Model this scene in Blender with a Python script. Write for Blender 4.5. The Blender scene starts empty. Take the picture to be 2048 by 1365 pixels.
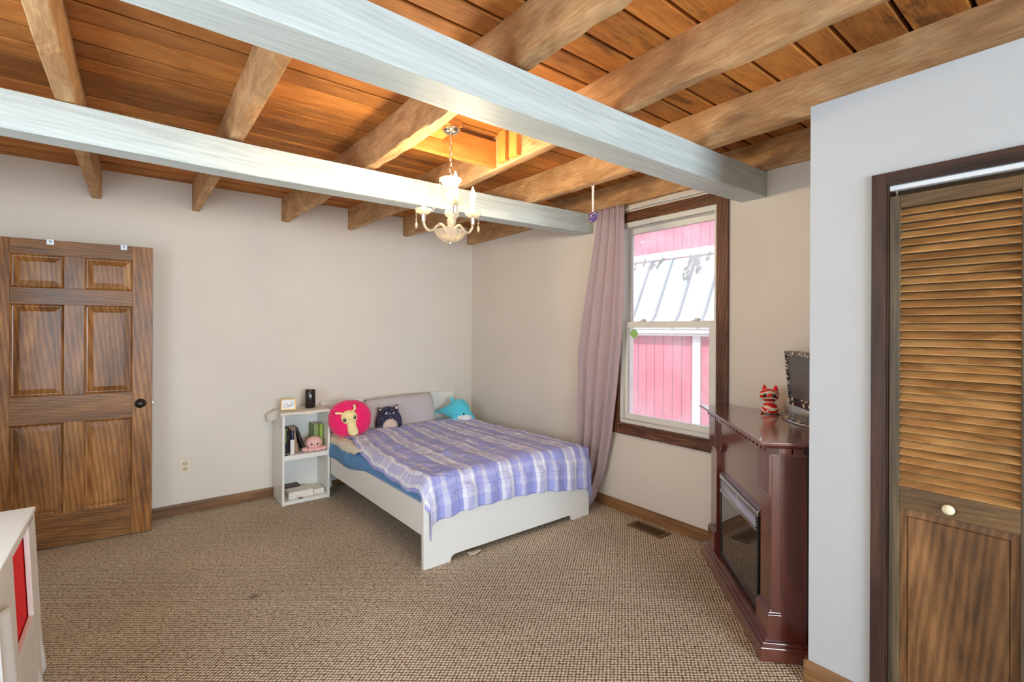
import bpy, math, random
from mathutils import Vector, Matrix, noise
R = random.Random(11)
S = bpy.context.scene
COL = S.collection
PI = math.pi

def lin(r, g, b):
    f = lambda c: (c/255/12.92) if c/255 <= .04045 else ((c/255+.055)/1.055)**2.4
    return (f(r), f(g), f(b), 1.0)

# ------------------------------------------------------------------ camera
EYE = Vector((0, 0, 1.45))
YAW, ROLL, FPX, CY = math.radians(38.168), math.radians(-.255), 961.8, 658.65
_f = Vector((math.sin(YAW), math.cos(YAW), 0)); _r = Vector((math.cos(YAW), -math.sin(YAW), 0)); _d = Vector((0, 0, -1))
_r2 = math.cos(ROLL)*_r + math.sin(ROLL)*_d
_d2 = math.cos(ROLL)*_d - math.sin(ROLL)*_r
cam = bpy.data.cameras.new('camera'); co = bpy.data.objects.new('camera', cam); COL.objects.link(co)
m = Matrix((( _r2.x, -_d2.x, -_f.x, EYE.x), (_r2.y, -_d2.y, -_f.y, EYE.y), (_r2.z, -_d2.z, -_f.z, EYE.z), (0, 0, 0, 1)))
co.matrix_world = m
cam.sensor_width = 36; cam.sensor_fit = 'HORIZONTAL'
cam.lens = FPX/2048*36
cam.shift_y = (CY-682.5)/2048
cam.clip_start = .02
S.camera = co

# ------------------------------------------------------------------ world, sun, fill lamps, exposure
w = bpy.data.worlds.new('sky'); S.world = w; w.use_nodes = True
bg = w.node_tree.nodes['Background']; bg.inputs[0].default_value = (.80, .90, 1, 1); bg.inputs[1].default_value = 1.9
sun = bpy.data.lights.new('sun', 'SUN'); sun.energy = 4.2; sun.angle = .02; sun.color = (1, .95, .88)
so = bpy.data.objects.new('sun', sun); COL.objects.link(so)
so.rotation_euler = Vector((.62, -.12, -.78)).to_track_quat('-Z', 'Y').to_euler(); so.location = (2, 2, 8)
# fill lamps added at made-up, unseen openings in the rear and side walls
def fill_lamp(name, loc, direction, sx, sy, power, col):
    l = bpy.data.lights.new(name, 'AREA'); l.shape = 'RECTANGLE'; l.size = sx; l.size_y = sy; l.energy = power; l.color = col
    o = bpy.data.objects.new(name, l); COL.objects.link(o); o.location = loc
    o.rotation_euler = Vector(direction).to_track_quat('-Z', 'Y').to_euler()
fill_lamp('fill_lamp_rear', (.65, -3.57, 1.45), (.12, 1, 0), 2.6, 1.5, 165, (.68, .86, 1))
fill_lamp('fill_lamp_side', (-1.18, 1.55, 1.45), (1, .35, -.05), 1.3, 1.5, 20, (.74, .89, 1))
S.view_settings.view_transform = 'Standard'; S.view_settings.look = 'None'
S.view_settings.gamma = 1; S.view_settings.exposure = 0.48; S.view_settings.use_curve_mapping = False
S.cycles.use_denoising = True
S.cycles.max_bounces = 8; S.cycles.diffuse_bounces = 5; S.cycles.transparent_max_bounces = 12
S.cycles.caustics_reflective = False; S.cycles.caustics_refractive = False
S.cycles.sample_clamp_indirect = 6

# ------------------------------------------------------------------ mesh helpers
class MB:
    def __init__(s): s.v = []; s.f = []; s.uv = {}
    def add(s, vs, fs, uv=None):
        b = len(s.v); s.v += [tuple(p) for p in vs]
        for k, f in enumerate(fs): s.f.append([i+b for i in f])
        if uv:
            for i, q in enumerate(uv): s.uv[b+i] = q
        return s
    def box(s, x0, x1, y0, y1, z0, z1):
        return s.add([(x0,y0,z0),(x1,y0,z0),(x1,y1,z0),(x0,y1,z0),(x0,y0,z1),(x1,y0,z1),(x1,y1,z1),(x0,y1,z1)],
                     [(0,3,2,1),(4,5,6,7),(0,1,5,4),(1,2,6,5),(2,3,7,6),(3,0,4,7)])
    def prism(s, poly, lo, hi, axis='z'):
        # poly in (a,b) counter-clockwise; extruded along axis
        def P(a, b, c): return {'z': (a, b, c), 'y': (a, c, b), 'x': (c, a, b)}[axis]
        n = len(poly)
        vs = [P(a, b, lo) for a, b in poly] + [P(a, b, hi) for a, b in poly]
        fs = [tuple(range(n))[::-1], tuple(range(n, 2*n))] + [(i, (i+1) % n, n+(i+1) % n, n+i) for i in range(n)]
        if axis == 'y': fs = [f[::-1] for f in fs]
        return s.add(vs, fs)
    def rings(s, rings, closed=True, cap=True):
        n = len(rings[0]); vs = [p for r in rings for p in r]; fs = []
        for k in range(len(rings)-1):
            for i in range(n if closed else n-1):
                j = (i+1) % n
                fs.append((k*n+i, k*n+j, (k+1)*n+j, (k+1)*n+i))
        if cap and closed:
            fs.append(tuple(range(n))[::-1]); fs.append(tuple(range((len(rings)-1)*n, len(rings)*n)))
        return s.add(vs, fs)
    def lathe(s, prof, c=(0, 0, 0), n=24, sx=1, sy=1, flute=0, nf=12):
        rg = []
        for r, z in prof:
            rg.append([(c[0]+sx*r*(1+flute*math.cos(nf*2*PI*i/n))*math.cos(2*PI*i/n), c[1]+sy*r*(1+flute*math.cos(nf*2*PI*i/n))*math.sin(2*PI*i/n), c[2]+z) for i in range(n)])
        return s.rings(rg)
    def tube(s, path, rad, n=8):
        path = [Vector(p) for p in path]; rg = []
        up = Vector((0, 0, 1)); prev = None
        for i, p in enumerate(path):
            t = (path[min(i+1, len(path)-1)]-path[max(i-1, 0)]).normalized()
            a = prev if prev is not None else (up if abs(t.z) < .9 else Vector((1, 0, 0)))
            x = (a - t*a.dot(t)).normalized(); prev = x; y = t.cross(x)
            r = rad[i] if isinstance(rad, (list, tuple)) else rad
            rg.append([tuple(p+r*(x*math.cos(2*PI*k/n)+y*math.sin(2*PI*k/n))) for k in range(n)])
        return s.rings(rg)
    def torus(s, c, R0, r0, axis='z', sx=1, sy=1, n=20, k=8):
        vs = []; fs = []
        for i in range(n):
            a = 2*PI*i/n
            for j in range(k):
                b = 2*PI*j/k; q = R0+r0*math.cos(b)
                p = (q*math.cos(a)*sx, q*math.sin(a)*sy, r0*math.sin(b))
                p = {'z': p, 'y': (p[0], p[2], p[1]), 'x': (p[2], p[0], p[1])}[axis]
                vs.append((c[0]+p[0], c[1]+p[1], c[2]+p[2]))
                fs.append((i*k+j, ((i+1) % n)*k+j, ((i+1) % n)*k+(j+1) % k, i*k+(j+1) % k))
        return s.add(vs, fs)
    def ball(s, c, r, n=20, k=12, rot=None, bump=0, bs=20, ex=1.0):
        if not isinstance(r, (tuple, list)): r = (r, r, r)
        M = rot.to_matrix() if rot else None
        vs = []; fs = []
        sg = lambda q: math.copysign(abs(q)**ex, q)
        for j in range(k+1):
            t = PI*j/k
            for i in range(n):
                a = 2*PI*i/n
                d = Vector((sg(math.sin(t))*sg(math.cos(a)), sg(math.sin(t))*sg(math.sin(a)), sg(-math.cos(t))))
                q = Vector((d.x*r[0], d.y*r[1], d.z*r[2]))
                if bump: q = q*(1+bump*noise.noise(d*bs))
                if M: q = M @ q
                vs.append((c[0]+q.x, c[1]+q.y, c[2]+q.z))
        for j in range(k):
            for i in range(n):
                fs.append((j*n+i, j*n+(i+1) % n, (j+1)*n+(i+1) % n, (j+1)*n+i))
        return s.add(vs, fs)
    def grid(s, fn, nu, nv, uvfn=None):
        vs = [fn(i/nu, j/nv) for j in range(nv+1) for i in range(nu+1)]
        fs = [(j*(nu+1)+i, j*(nu+1)+i+1, (j+1)*(nu+1)+i+1, (j+1)*(nu+1)+i) for j in range(nv) for i in range(nu)]
        uv = [uvfn(i/nu, j/nv) for j in range(nv+1) for i in range(nu+1)] if uvfn else None
        return s.add(vs, fs, uv)

def build(name, mb, mat, parent=None, origin=(0, 0, 0), smooth=False, bevel=0, seg=2, sub=0, solid=0, rotz=0, loc=None, angle=None):
    me = bpy.data.meshes.new(name)
    ox, oy, oz = origin
    me.from_pydata([(x-ox, y-oy, z-oz) for x, y, z in mb.v], [], mb.f)
    if mb.uv:
        ul = me.uv_layers.new(name='cloth')
        for l in me.loops: ul.data[l.index].uv = mb.uv.get(l.vertex_index, (0, 0))
    me.validate(); me.update()
    import bmesh as _b
    bm = _b.new(); bm.from_mesh(me); _b.ops.remove_doubles(bm, verts=bm.verts, dist=1e-6)
    if not mb.uv: _b.ops.recalc_face_normals(bm, faces=bm.faces)
    bm.to_mesh(me); bm.free()
    o = bpy.data.objects.new(name, me); COL.objects.link(o)
    if mat: me.materials.append(mat)
    o.location = loc if loc is not None else origin
    if parent: o.parent = parent
    if rotz: o.rotation_euler.z = rotz
    if bevel:
        b = o.modifiers.new('edge', 'BEVEL'); b.width = bevel; b.segments = seg; b.limit_method = 'ANGLE'; b.angle_limit = .6
    if solid:
        b = o.modifiers.new('thick', 'SOLIDIFY'); b.thickness = solid; b.offset = -1
    if sub:
        b = o.modifiers.new('smooth', 'SUBSURF'); b.levels = sub; b.render_levels = sub
    if smooth:
        for p in me.polygons: p.use_smooth = True
        if angle:
            try: me.set_sharp_from_angle(angle=angle)
            except Exception: pass
    return o
def tag(o, label, cat, group=None, kind=None):
    if label: o['label'] = label
    if cat: o['category'] = cat
    if group: o['group'] = group
    if kind: o['kind'] = kind
    return o
def thing(name, label, cat, loc=(0, 0, 0), rot=(0, 0, 0), group=None, kind=None):
    o = bpy.data.objects.new(name, None); COL.objects.link(o); o.location = loc; o.rotation_euler = rot; o.empty_display_size = .05
    return tag(o, label, cat, group, kind)
def struct(o): o['kind'] = 'structure'; return o

# ------------------------------------------------------------------ materials
def newmat(name):
    m = bpy.data.materials.new(name); m.use_nodes = True
    return m, m.node_tree.nodes, m.node_tree.links, m.node_tree.nodes['Principled BSDF']
def plain(name, rgb, rough=.5, metal=0, spec=.5, vary=0, scale=8, bump=0, bscale=60, coat=0, sheen=0):
    m, n, l, p = newmat(name)
    c = lin(*rgb); p.inputs['Base Color'].default_value = c; p.inputs['Roughness'].default_value = rough
    p.inputs['Metallic'].default_value = metal; p.inputs['Specular IOR Level'].default_value = spec
    p.inputs['Coat Weight'].default_value = coat; p.inputs['Sheen Weight'].default_value = sheen
    tc = n.new('ShaderNodeTexCoord')
    if vary:
        nz = n.new('ShaderNodeTexNoise'); nz.inputs['Scale'].default_value = scale; nz.inputs['Detail'].default_value = 4
        l.new(tc.outputs['Object'], nz.inputs['Vector'])
        mp = n.new('ShaderNodeMapRange'); mp.inputs[1].default_value = .3; mp.inputs[2].default_value = .7; mp.inputs[3].default_value = 1-vary; mp.inputs[4].default_value = 1+vary
        l.new(nz.outputs['Fac'], mp.inputs[0])
        mx = n.new('ShaderNodeMix'); mx.data_type = 'RGBA'; mx.blend_type = 'MULTIPLY'; mx.inputs[0].default_value = 1
        mx.inputs[6].default_value = c; cmb = n.new('ShaderNodeCombineColor')
        for i in range(3): l.new(mp.outputs[0], cmb.inputs[i])
        l.new(cmb.outputs[0], mx.inputs[7]); l.new(mx.outputs[2], p.inputs['Base Color'])
    if bump:
        nz2 = n.new('ShaderNodeTexNoise'); nz2.inputs['Scale'].default_value = bscale; nz2.inputs['Detail'].default_value = 3
        l.new(tc.outputs['Object'], nz2.inputs['Vector'])
        b = n.new('ShaderNodeBump'); b.inputs['Strength'].default_value = bump; b.inputs['Distance'].default_value = .004
        l.new(nz2.outputs['Fac'], b.inputs['Height']); l.new(b.outputs[0], p.inputs['Normal'])
    return m
def ramp(n, stops, interp='LINEAR'):
    r = n.new('ShaderNodeValToRGB'); r.color_ramp.interpolation = interp
    e = r.color_ramp.elements
    while len(e) < len(stops): e.new(.5)
    for k, (pos, c) in enumerate(stops): e[k].position = pos; e[k].color = c if len(c) == 4 else lin(*c)
    return r
def wood(name, dark, mid, light, axis='X', along=1.0, across=9, distort=1.5, rough=.5, bump=.3, fine=.35, coat=0, island=0, blotch=0, spec=.4, saw=0, pos=(.3, .5, .7), ringsc=0, ringmix=.6, streak=0):
    m, n, l, p = newmat(name)
    p.inputs['Roughness'].default_value = rough; p.inputs['Coat Weight'].default_value = coat; p.inputs['Specular IOR Level'].default_value = spec
    p.inputs['Coat Roughness'].default_value = .15; p.inputs['Coat IOR'].default_value = 1.75
    tc = n.new('ShaderNodeTexCoord'); oi = n.new('ShaderNodeObjectInfo'); geo = n.new('ShaderNodeNewGeometry')
    add = n.new('ShaderNodeVectorMath'); add.operation = 'MULTIPLY_ADD'
    rnd = n.new('ShaderNodeMath'); rnd.operation = 'ADD'
    l.new(oi.outputs['Random'], rnd.inputs[0])
    if island: l.new(geo.outputs['Random Per Island'], rnd.inputs[1])
    else: rnd.inputs[1].default_value = 0
    l.new(rnd.outputs[0], add.inputs[0]); add.inputs[1].default_value = (17.3, 23.1, 9.7); l.new(tc.outputs['Object'], add.inputs[2])
    mp = n.new('ShaderNodeMapping'); sc = [across]*3; sc['XYZ'.index(axis)] = along; mp.inputs['Scale'].default_value = sc
    l.new(add.outputs[0], mp.inputs['Vector'])
    nz = n.new('ShaderNodeTexNoise'); nz.inputs['Scale'].default_value = 1; nz.inputs['Detail'].default_value = 5; nz.inputs['Roughness'].default_value = .6; nz.inputs['Distortion'].default_value = distort
    l.new(mp.outputs[0], nz.inputs['Vector'])
    rp = ramp(n, [(pos[0], dark), (pos[1], mid), (pos[2], light)]); fac = nz.outputs['Fac']
    if ringsc:
        mpr = n.new('ShaderNodeMapping'); s4 = [1.0]*3; s4['XYZ'.index(axis)] = .10; mpr.inputs['Scale'].default_value = s4; l.new(add.outputs[0], mpr.inputs['Vector'])
        wr = n.new('ShaderNodeTexWave'); wr.bands_direction = 'DIAGONAL'; wr.inputs['Scale'].default_value = ringsc; wr.inputs['Distortion'].default_value = 6; wr.inputs['Detail'].default_value = 2.5; wr.inputs['Detail Scale'].default_value = .55; wr.inputs['Detail Roughness'].default_value = .55
        l.new(mpr.outputs[0], wr.inputs['Vector'])
        mxr = n.new('ShaderNodeMix'); mxr.inputs[0].default_value = ringmix; l.new(nz.outputs['Fac'], mxr.inputs[2])
        wm = n.new('ShaderNodeMapRange'); wm.inputs[3].default_value = .34; wm.inputs[4].default_value = .64; l.new(wr.outputs['Fac'], wm.inputs[0]); l.new(wm.outputs[0], mxr.inputs[3]); fac = mxr.outputs[0]
    l.new(fac, rp.inputs['Fac'])
    mp2 = n.new('ShaderNodeMapping'); sc2 = [across*24]*3; sc2['XYZ'.index(axis)] = along*4; mp2.inputs['Scale'].default_value = sc2
    l.new(add.outputs[0], mp2.inputs['Vector'])
    nf = n.new('ShaderNodeTexNoise'); nf.inputs['Scale'].default_value = 1; nf.inputs['Detail'].default_value = 4; nf.inputs['Distortion'].default_value = .6
    l.new(mp2.outputs[0], nf.inputs['Vector'])
    mr = n.new('ShaderNodeMapRange'); mr.inputs[1].default_value = .3; mr.inputs[2].default_value = .7; mr.inputs[3].default_value = 1-fine; mr.inputs[4].default_value = 1+fine*.4
    l.new(nf.outputs['Fac'], mr.inputs[0])
    val = mr.outputs[0]
    def mul(a, b):
        q = n.new('ShaderNodeMath'); q.operation = 'MULTIPLY'; l.new(a, q.inputs[0]); l.new(b, q.inputs[1]); return q.outputs[0]
    if blotch:
        nb = n.new('ShaderNodeTexNoise'); nb.inputs['Scale'].default_value = 3.5; nb.inputs['Detail'].default_value = 5; nb.inputs['Roughness'].default_value = .65
        mp3 = n.new('ShaderNodeMapping'); s3 = [1.6]*3; s3['XYZ'.index(axis)] = .7; mp3.inputs['Scale'].default_value = s3
        l.new(add.outputs[0], mp3.inputs['Vector']); l.new(mp3.outputs[0], nb.inputs['Vector'])
        mb_ = n.new('ShaderNodeMapRange'); mb_.inputs[1].default_value = .32; mb_.inputs[2].default_value = .6; mb_.inputs[3].default_value = 1-blotch; mb_.inputs[4].default_value = 1.08
        l.new(nb.outputs['Fac'], mb_.inputs[0]); val = mul(val, mb_.outputs[0])
    if island:
        mi = n.new('ShaderNodeMapRange'); mi.inputs[3].default_value = 1-island; mi.inputs[4].default_value = 1+island*.5
        l.new(geo.outputs['Random Per Island'], mi.inputs[0]); val = mul(val, mi.outputs[0])
    if streak:
        ns = n.new('ShaderNodeTexNoise'); ns.inputs['Scale'].default_value = 1; ns.inputs['Detail'].default_value = 6; ns.inputs['Roughness'].default_value = .7; ns.inputs['Distortion'].default_value = .4
        mp5 = n.new('ShaderNodeMapping'); s5 = [7.0]*3; s5['XYZ'.index(axis)] = 1.5; mp5.inputs['Scale'].default_value = s5
        l.new(tc.outputs['Object'], mp5.inputs['Vector']); l.new(mp5.outputs[0], ns.inputs['Vector'])
        mst = n.new('ShaderNodeMapRange'); mst.inputs[1].default_value = .33; mst.inputs[2].default_value = .42; mst.inputs[3].default_value = 1-streak; mst.inputs[4].default_value = 1
        l.new(ns.outputs['Fac'], mst.inputs[0]); val = mul(val, mst.outputs[0])
    if saw:
        wv = n.new('ShaderNodeTexWave'); wv.inputs['Scale'].default_value = saw; wv.inputs['Distortion'].default_value = 2.5; wv.inputs['Detail'].default_value = 2; wv.bands_direction = axis
        l.new(add.outputs[0], wv.inputs['Vector'])
        ms = n.new('ShaderNodeMapRange'); ms.inputs[3].default_value = .86; ms.inputs[4].default_value = 1.06; l.new(wv.outputs['Fac'], ms.inputs[0]); val = mul(val, ms.outputs[0])
    mx = n.new('ShaderNodeMix'); mx.data_type = 'RGBA'; mx.blend_type = 'MULTIPLY'; mx.inputs[0].default_value = 1
    cm = n.new('ShaderNodeCombineColor')
    for i in range(3): l.new(val, cm.inputs[i])
    l.new(rp.outputs[0], mx.inputs[6]); l.new(cm.outputs[0], mx.inputs[7]); l.new(mx.outputs[2], p.inputs['Base Color'])
    if bump:
        b = n.new('ShaderNodeBump'); b.inputs['Strength'].default_value = bump; b.inputs['Distance'].default_value = .004
        l.new(nf.outputs['Fac'], b.inputs['Height']); l.new(b.outputs[0], p.inputs['Normal'])
    return m

M = {}
M['wall'] = plain('beige_wall_paint', (224, 215, 203), .85, vary=.02, scale=2, bump=.06, bscale=90, spec=.2)
M['closet_wall'] = plain('grey_white_wall_paint', (194, 197, 201), .85, vary=.02, scale=2, bump=.05, bscale=90, spec=.2)
M['ceil'] = wood('ceiling_plank_wood', (168, 100, 44), (198, 126, 58), (214, 146, 74), 'X', 2.4, 9, 1.2, .7, .5, .25, island=.3, blotch=.2, streak=.6, ringsc=30, ringmix=.15)
M['joist'] = wood('joist_wood', (170, 124, 82), (202, 156, 108), (220, 180, 134), 'Y', 3.0, 8, 1.5, .75, .6, .25, blotch=.25, ringsc=24, ringmix=.15)
M['block'] = wood('pine_block_wood', (188, 126, 58), (214, 150, 74), (224, 164, 88), 'Z', 1.5, 10, 1.2, .6, .2, .12)
M['header'] = wood('pine_board_wood', (180, 112, 50), (204, 134, 64), (216, 150, 78), 'X', 1.5, 9, 1.2, .6, .2, .15, blotch=.15)
M['beam'] = wood('whitewashed_beam_wood', (176, 184, 182), (196, 204, 202), (208, 216, 214), 'X', .7, 10, 2.5, .55, .5, .07, pos=(.25, .45, .6), ringsc=26, ringmix=0.3)
M['door'] = wood('stained_pine_door', (92, 56, 27), (150, 98, 50), (190, 138, 80), 'Z', .9, 7, 1.0, .35, .15, .22, coat=.15, blotch=.5, ringsc=22, ringmix=.4)
M['door_rail'] = wood('stained_pine_rail', (92, 58, 30), (136, 90, 48), (172, 120, 68), 'X', 1.1, 16, 1.8, .35, .2, .35, coat=.15, blotch=.4, ringsc=30, ringmix=0.4)
M['closet'] = wood('weathered_stile_wood', (62, 54, 42), (98, 84, 64), (122, 104, 78), 'Z', 1.0, 14, 1.4, .5, .25, .3, blotch=.3)
M['closet_panel'] = wood('weathered_panel_wood', (82, 56, 34), (126, 88, 54), (160, 116, 74), 'Z', 1.2, 8, 1.2, .45, .2, .2, blotch=.42, ringsc=24, ringmix=.45)
M['louver'] = wood('louver_wood', (140, 98, 56), (188, 136, 80), (212, 164, 104), 'Y', 3, 12, 1.2, .45, .25, .2, island=.32, blotch=.3)
M['rail_y'] = wood('closet_rail_wood', (74, 58, 40), (112, 86, 56), (140, 106, 66), 'Y', 1.2, 12, 1.6, .5, .25, .3, blotch=.4, ringsc=28, ringmix=0.35)
M['casing'] = wood('dark_casing_wood', (46, 30, 24), (72, 48, 38), (90, 62, 48), 'Z', .8, 12, 1.5, .5, .25, .25, blotch=.3)
M['casing_y'] = wood('dark_casing_wood_flat', (46, 30, 24), (72, 48, 38), (90, 62, 48), 'Y', .8, 12, 1.5, .5, .25, .25, blotch=.3)
M['wcasing'] = wood('window_casing_wood', (62, 36, 22), (108, 68, 44), (150, 98, 62), 'Z', 1.4, 14, 3, .45, .25, .3, blotch=.45, ringsc=28, ringmix=0.45)
M['wcasing_y'] = wood('window_casing_wood_flat', (62, 36, 22), (108, 68, 44), (150, 98, 62), 'Y', 1.4, 14, 3, .45, .25, .3, blotch=.45, ringsc=28, ringmix=0.4)
M['base_x'] = wood('baseboard_wood_back', (92, 62, 36), (130, 92, 58), (152, 110, 70), 'X', 1, 16, 1.4, .45, .2, .25)
M['base_y'] = wood('baseboard_wood_side', (100, 68, 40), (140, 100, 62), (162, 120, 78), 'Y', 1, 16, 1.4, .45, .2, .25)
M['cherry'] = wood('dark_cherry_wood', (76, 32, 28), (100, 46, 39), (118, 58, 48), 'Z', 1, 8, 1.0, .25, .02, .12, coat=1, blotch=.1, spec=.6)
M['cherry_x'] = wood('dark_cherry_wood_flat', (78, 36, 30), (106, 52, 42), (122, 62, 50), 'X', 1, 8, 1.0, .22, .02, .12, coat=1, spec=.6)
M['gap'] = plain('gap_shade', (46, 26, 12), .9)  # near-black colour stands for the shade in the gaps between planks
M['white'] = plain('white_laminate', (232, 229, 222), .35, vary=.015, scale=5)
M['vinyl'] = plain('white_vinyl', (226, 224, 218), .4)
M['white_metal'] = plain('white_metal', (232, 234, 238), .35)
M['chrome'] = plain('warm_chrome', (222, 212, 196), .16, 1)
M['steel'] = plain('brushed_steel', (206, 212, 217), .24, 1)
M['black'] = plain('black_plastic', (20, 20, 22), .4)
M['dark_metal'] = plain('oiled_bronze', (52, 44, 40), .3, .8)
M['dark'] = plain('dark_void', (16, 15, 18), .8)
M['pale_knob'] = plain('cream_knob_paint', (238, 228, 196), .35)
M['gold'] = plain('brass_gold', (214, 168, 92), .3, .9)
M['sheet'] = plain('blue_sheet_cotton', (84, 138, 188), .85, vary=.06, scale=6, bump=.25, bscale=25, sheen=.1)
M['pillow'] = plain('grey_pillow_cotton', (196, 186, 186), .9, vary=.03, scale=8, bump=.15, bscale=30)
M['curtain'] = plain('mauve_curtain_cloth', (208, 186, 190), .85, vary=.03, scale=10, bump=.05, bscale=150, sheen=.15)
def add_translucent(m, f):
    n, l = m.node_tree.nodes, m.node_tree.links; p = n['Principled BSDF']; out = n['Material Output']
    t = n.new('ShaderNodeBsdfTranslucent'); t.inputs[0].default_value = p.inputs['Base Color'].default_value
    x = n.new('ShaderNodeMixShader'); x.inputs[0].default_value = f; l.new(p.outputs[0], x.inputs[1]); l.new(t.outputs[0], x.inputs[2]); l.new(x.outputs[0], out.inputs[0])
add_translucent(M['curtain'], .3)
M['runner'] = plain('cream_runner_cloth', (226, 216, 204), .9, vary=.03, bump=.1, bscale=60)
M['pink_fur'] = plain('hot_pink_fleece', (240, 22, 104), .95, vary=.10, scale=70, bump=1.0, bscale=75, sheen=.4)
M['cream_plush'] = plain('pale_yellow_plush', (244, 222, 160), .9, vary=.04, bump=.3, bscale=120)
M['plush_black'] = plain('glossy_eye_black', (14, 12, 14), .12)
M['ear_in'] = plain('pale_ear_lining', (214, 190, 178), .9)
M['turq'] = plain('turquoise_plush', (88, 208, 226), .95, vary=.08, scale=60, bump=.6, bscale=120, sheen=.3)
M['plush_white'] = plain('white_plush', (236, 236, 234), .95, bump=.4, bscale=120)
M['oct'] = plain('pale_pink_plush', (240, 188, 182), .95, vary=.04, bump=.3, bscale=120)
M['dot'] = plain('white_dot', (245, 245, 245), .4)
M['jar'] = plain('black_jar_glass', (30, 27, 28), .15, coat=.4)
M['wax'] = plain('dark_wax', (52, 44, 42), .6)
M['red'] = plain('bright_red_fabric', (238, 8, 22), .8, bump=.1)
M['shadecloth'] = plain('white_cloth', (226, 226, 224), .9, bump=.2, bscale=20)
M['vent'] = plain('brown_register_metal', (122, 98, 72), .45, .4)
M['purple'] = plain('purple_wire', (158, 134, 190), .3, .3)
M['violet_dark'] = plain('violet_bead', (72, 36, 92), .3)
M['ribbon'] = plain('white_ribbon', (232, 228, 232), .6)
M['candle'] = plain('ivory_candle_sleeve', (244, 232, 206), .4)
M['navy'] = plain('navy_cap', (36, 36, 76), .4)
M['ivory'] = plain('ivory_plastic', (226, 212, 192), .45)
M['ivory_dark'] = plain('almond_receptacle', (206, 184, 150), .45)
M['paper'] = plain('book_pages', (226, 214, 194), .8)

def glassy(name, tint, haze, rough=0.02):
    m, n, l, p = newmat(name); out = n['Material Output']; n.remove(p)
    tr = n.new('ShaderNodeBsdfTransparent'); tr.inputs[0].default_value = tint
    gl = n.new('ShaderNodeBsdfGlossy'); gl.inputs['Roughness'].default_value = rough
    fr = n.new('ShaderNodeFresnel'); fr.inputs[0].default_value = 1.45
    mx = n.new('ShaderNodeMixShader'); l.new(fr.outputs[0], mx.inputs[0]); l.new(tr.outputs[0], mx.inputs[1]); l.new(gl.outputs[0], mx.inputs[2])
    df = n.new('ShaderNodeBsdfTranslucent'); df.inputs[0].default_value = (.95, .95, 1, 1)
    mx2 = n.new('ShaderNodeMixShader')
    tc = n.new('ShaderNodeTexCoord'); nz = n.new('ShaderNodeTexNoise'); nz.inputs['Scale'].default_value = 4; nz.inputs['Detail'].default_value = 5
    l.new(tc.outputs['Object'], nz.inputs['Vector'])
    mr = n.new('ShaderNodeMapRange'); mr.inputs[1].default_value = .35; mr.inputs[2].default_value = .75; mr.inputs[3].default_value = haze*.6; mr.inputs[4].default_value = haze*1.6
    l.new(nz.outputs['Fac'], mr.inputs[0]); l.new(mr.outputs[0], mx2.inputs[0])
    l.new(mx.outputs[0], mx2.inputs[1]); l.new(df.outputs[0], mx2.inputs[2]); l.new(mx2.outputs[0], out.inputs[0])
    return m
M['pane'] = glassy('window_glass', (.97, .98, 1, 1), .24)
def crystal():
    m, n, l, p = newmat('cut_crystal'); out = n['Material Output']
    p.inputs['Base Color'].default_value = (.62, .58, .5, 1); p.inputs['Roughness'].default_value = .08; p.inputs['Specular IOR Level'].default_value = .8
    p.inputs['Subsurface Weight'].default_value = 0
    tr = n.new('ShaderNodeBsdfTransparent'); tr.inputs[0].default_value = (.90, .86, .80, 1)
    tl = n.new('ShaderNodeBsdfTranslucent'); tl.inputs[0].default_value = (.7, .66, .58, 1)
    a = n.new('ShaderNodeMixShader'); a.inputs[0].default_value = .18; l.new(p.outputs[0], a.inputs[1]); l.new(tl.outputs[0], a.inputs[2])
    tc = n.new('ShaderNodeTexCoord'); vo = n.new('ShaderNodeTexVoronoi'); vo.inputs['Scale'].default_value = 110; l.new(tc.outputs['Object'], vo.inputs['Vector'])
    bp = n.new('ShaderNodeBump'); bp.inputs['Strength'].default_value = .8; bp.inputs['Distance'].default_value = .004; l.new(vo.outputs['Distance'], bp.inputs['Height'])
    l.new(bp.outputs[0], p.inputs['Normal'])
    b = n.new('ShaderNodeMixShader'); b.inputs[0].default_value = .60; l.new(a.outputs[0], b.inputs[1]); l.new(tr.outputs[0], b.inputs[2])
    l.new(b.outputs[0], out.inputs[0]); return m
M['crystal'] = crystal()
def emit(name, col, strength):
    m, n, l, p = newmat(name); out = n['Material Output']; n.remove(p)
    e = n.new('ShaderNodeEmission'); e.inputs[0].default_value = col; e.inputs[1].default_value = strength; l.new(e.outputs[0], out.inputs[0]); return m
BULB = 500
M['bulb'] = emit('lit_bulb', (1, .79, .50, 1), BULB)
def mirror_glass():
    m, n, l, p = newmat('smoked_fire_glass')
    p.inputs['Base Color'].default_value = (.03, .028, .026, 1); p.inputs['Roughness'].default_value = .03; p.inputs['Specular IOR Level'].default_value = 1.0
    p.inputs['IOR'].default_value = 2.2
    return m
M['fireglass'] = mirror_glass()
def screen():
    m, n, l, p = newmat('dark_screen'); p.inputs['Base Color'].default_value = (.10, .095, .095, 1); p.inputs['Roughness'].default_value = .25; return m
M['screen'] = screen()
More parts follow.
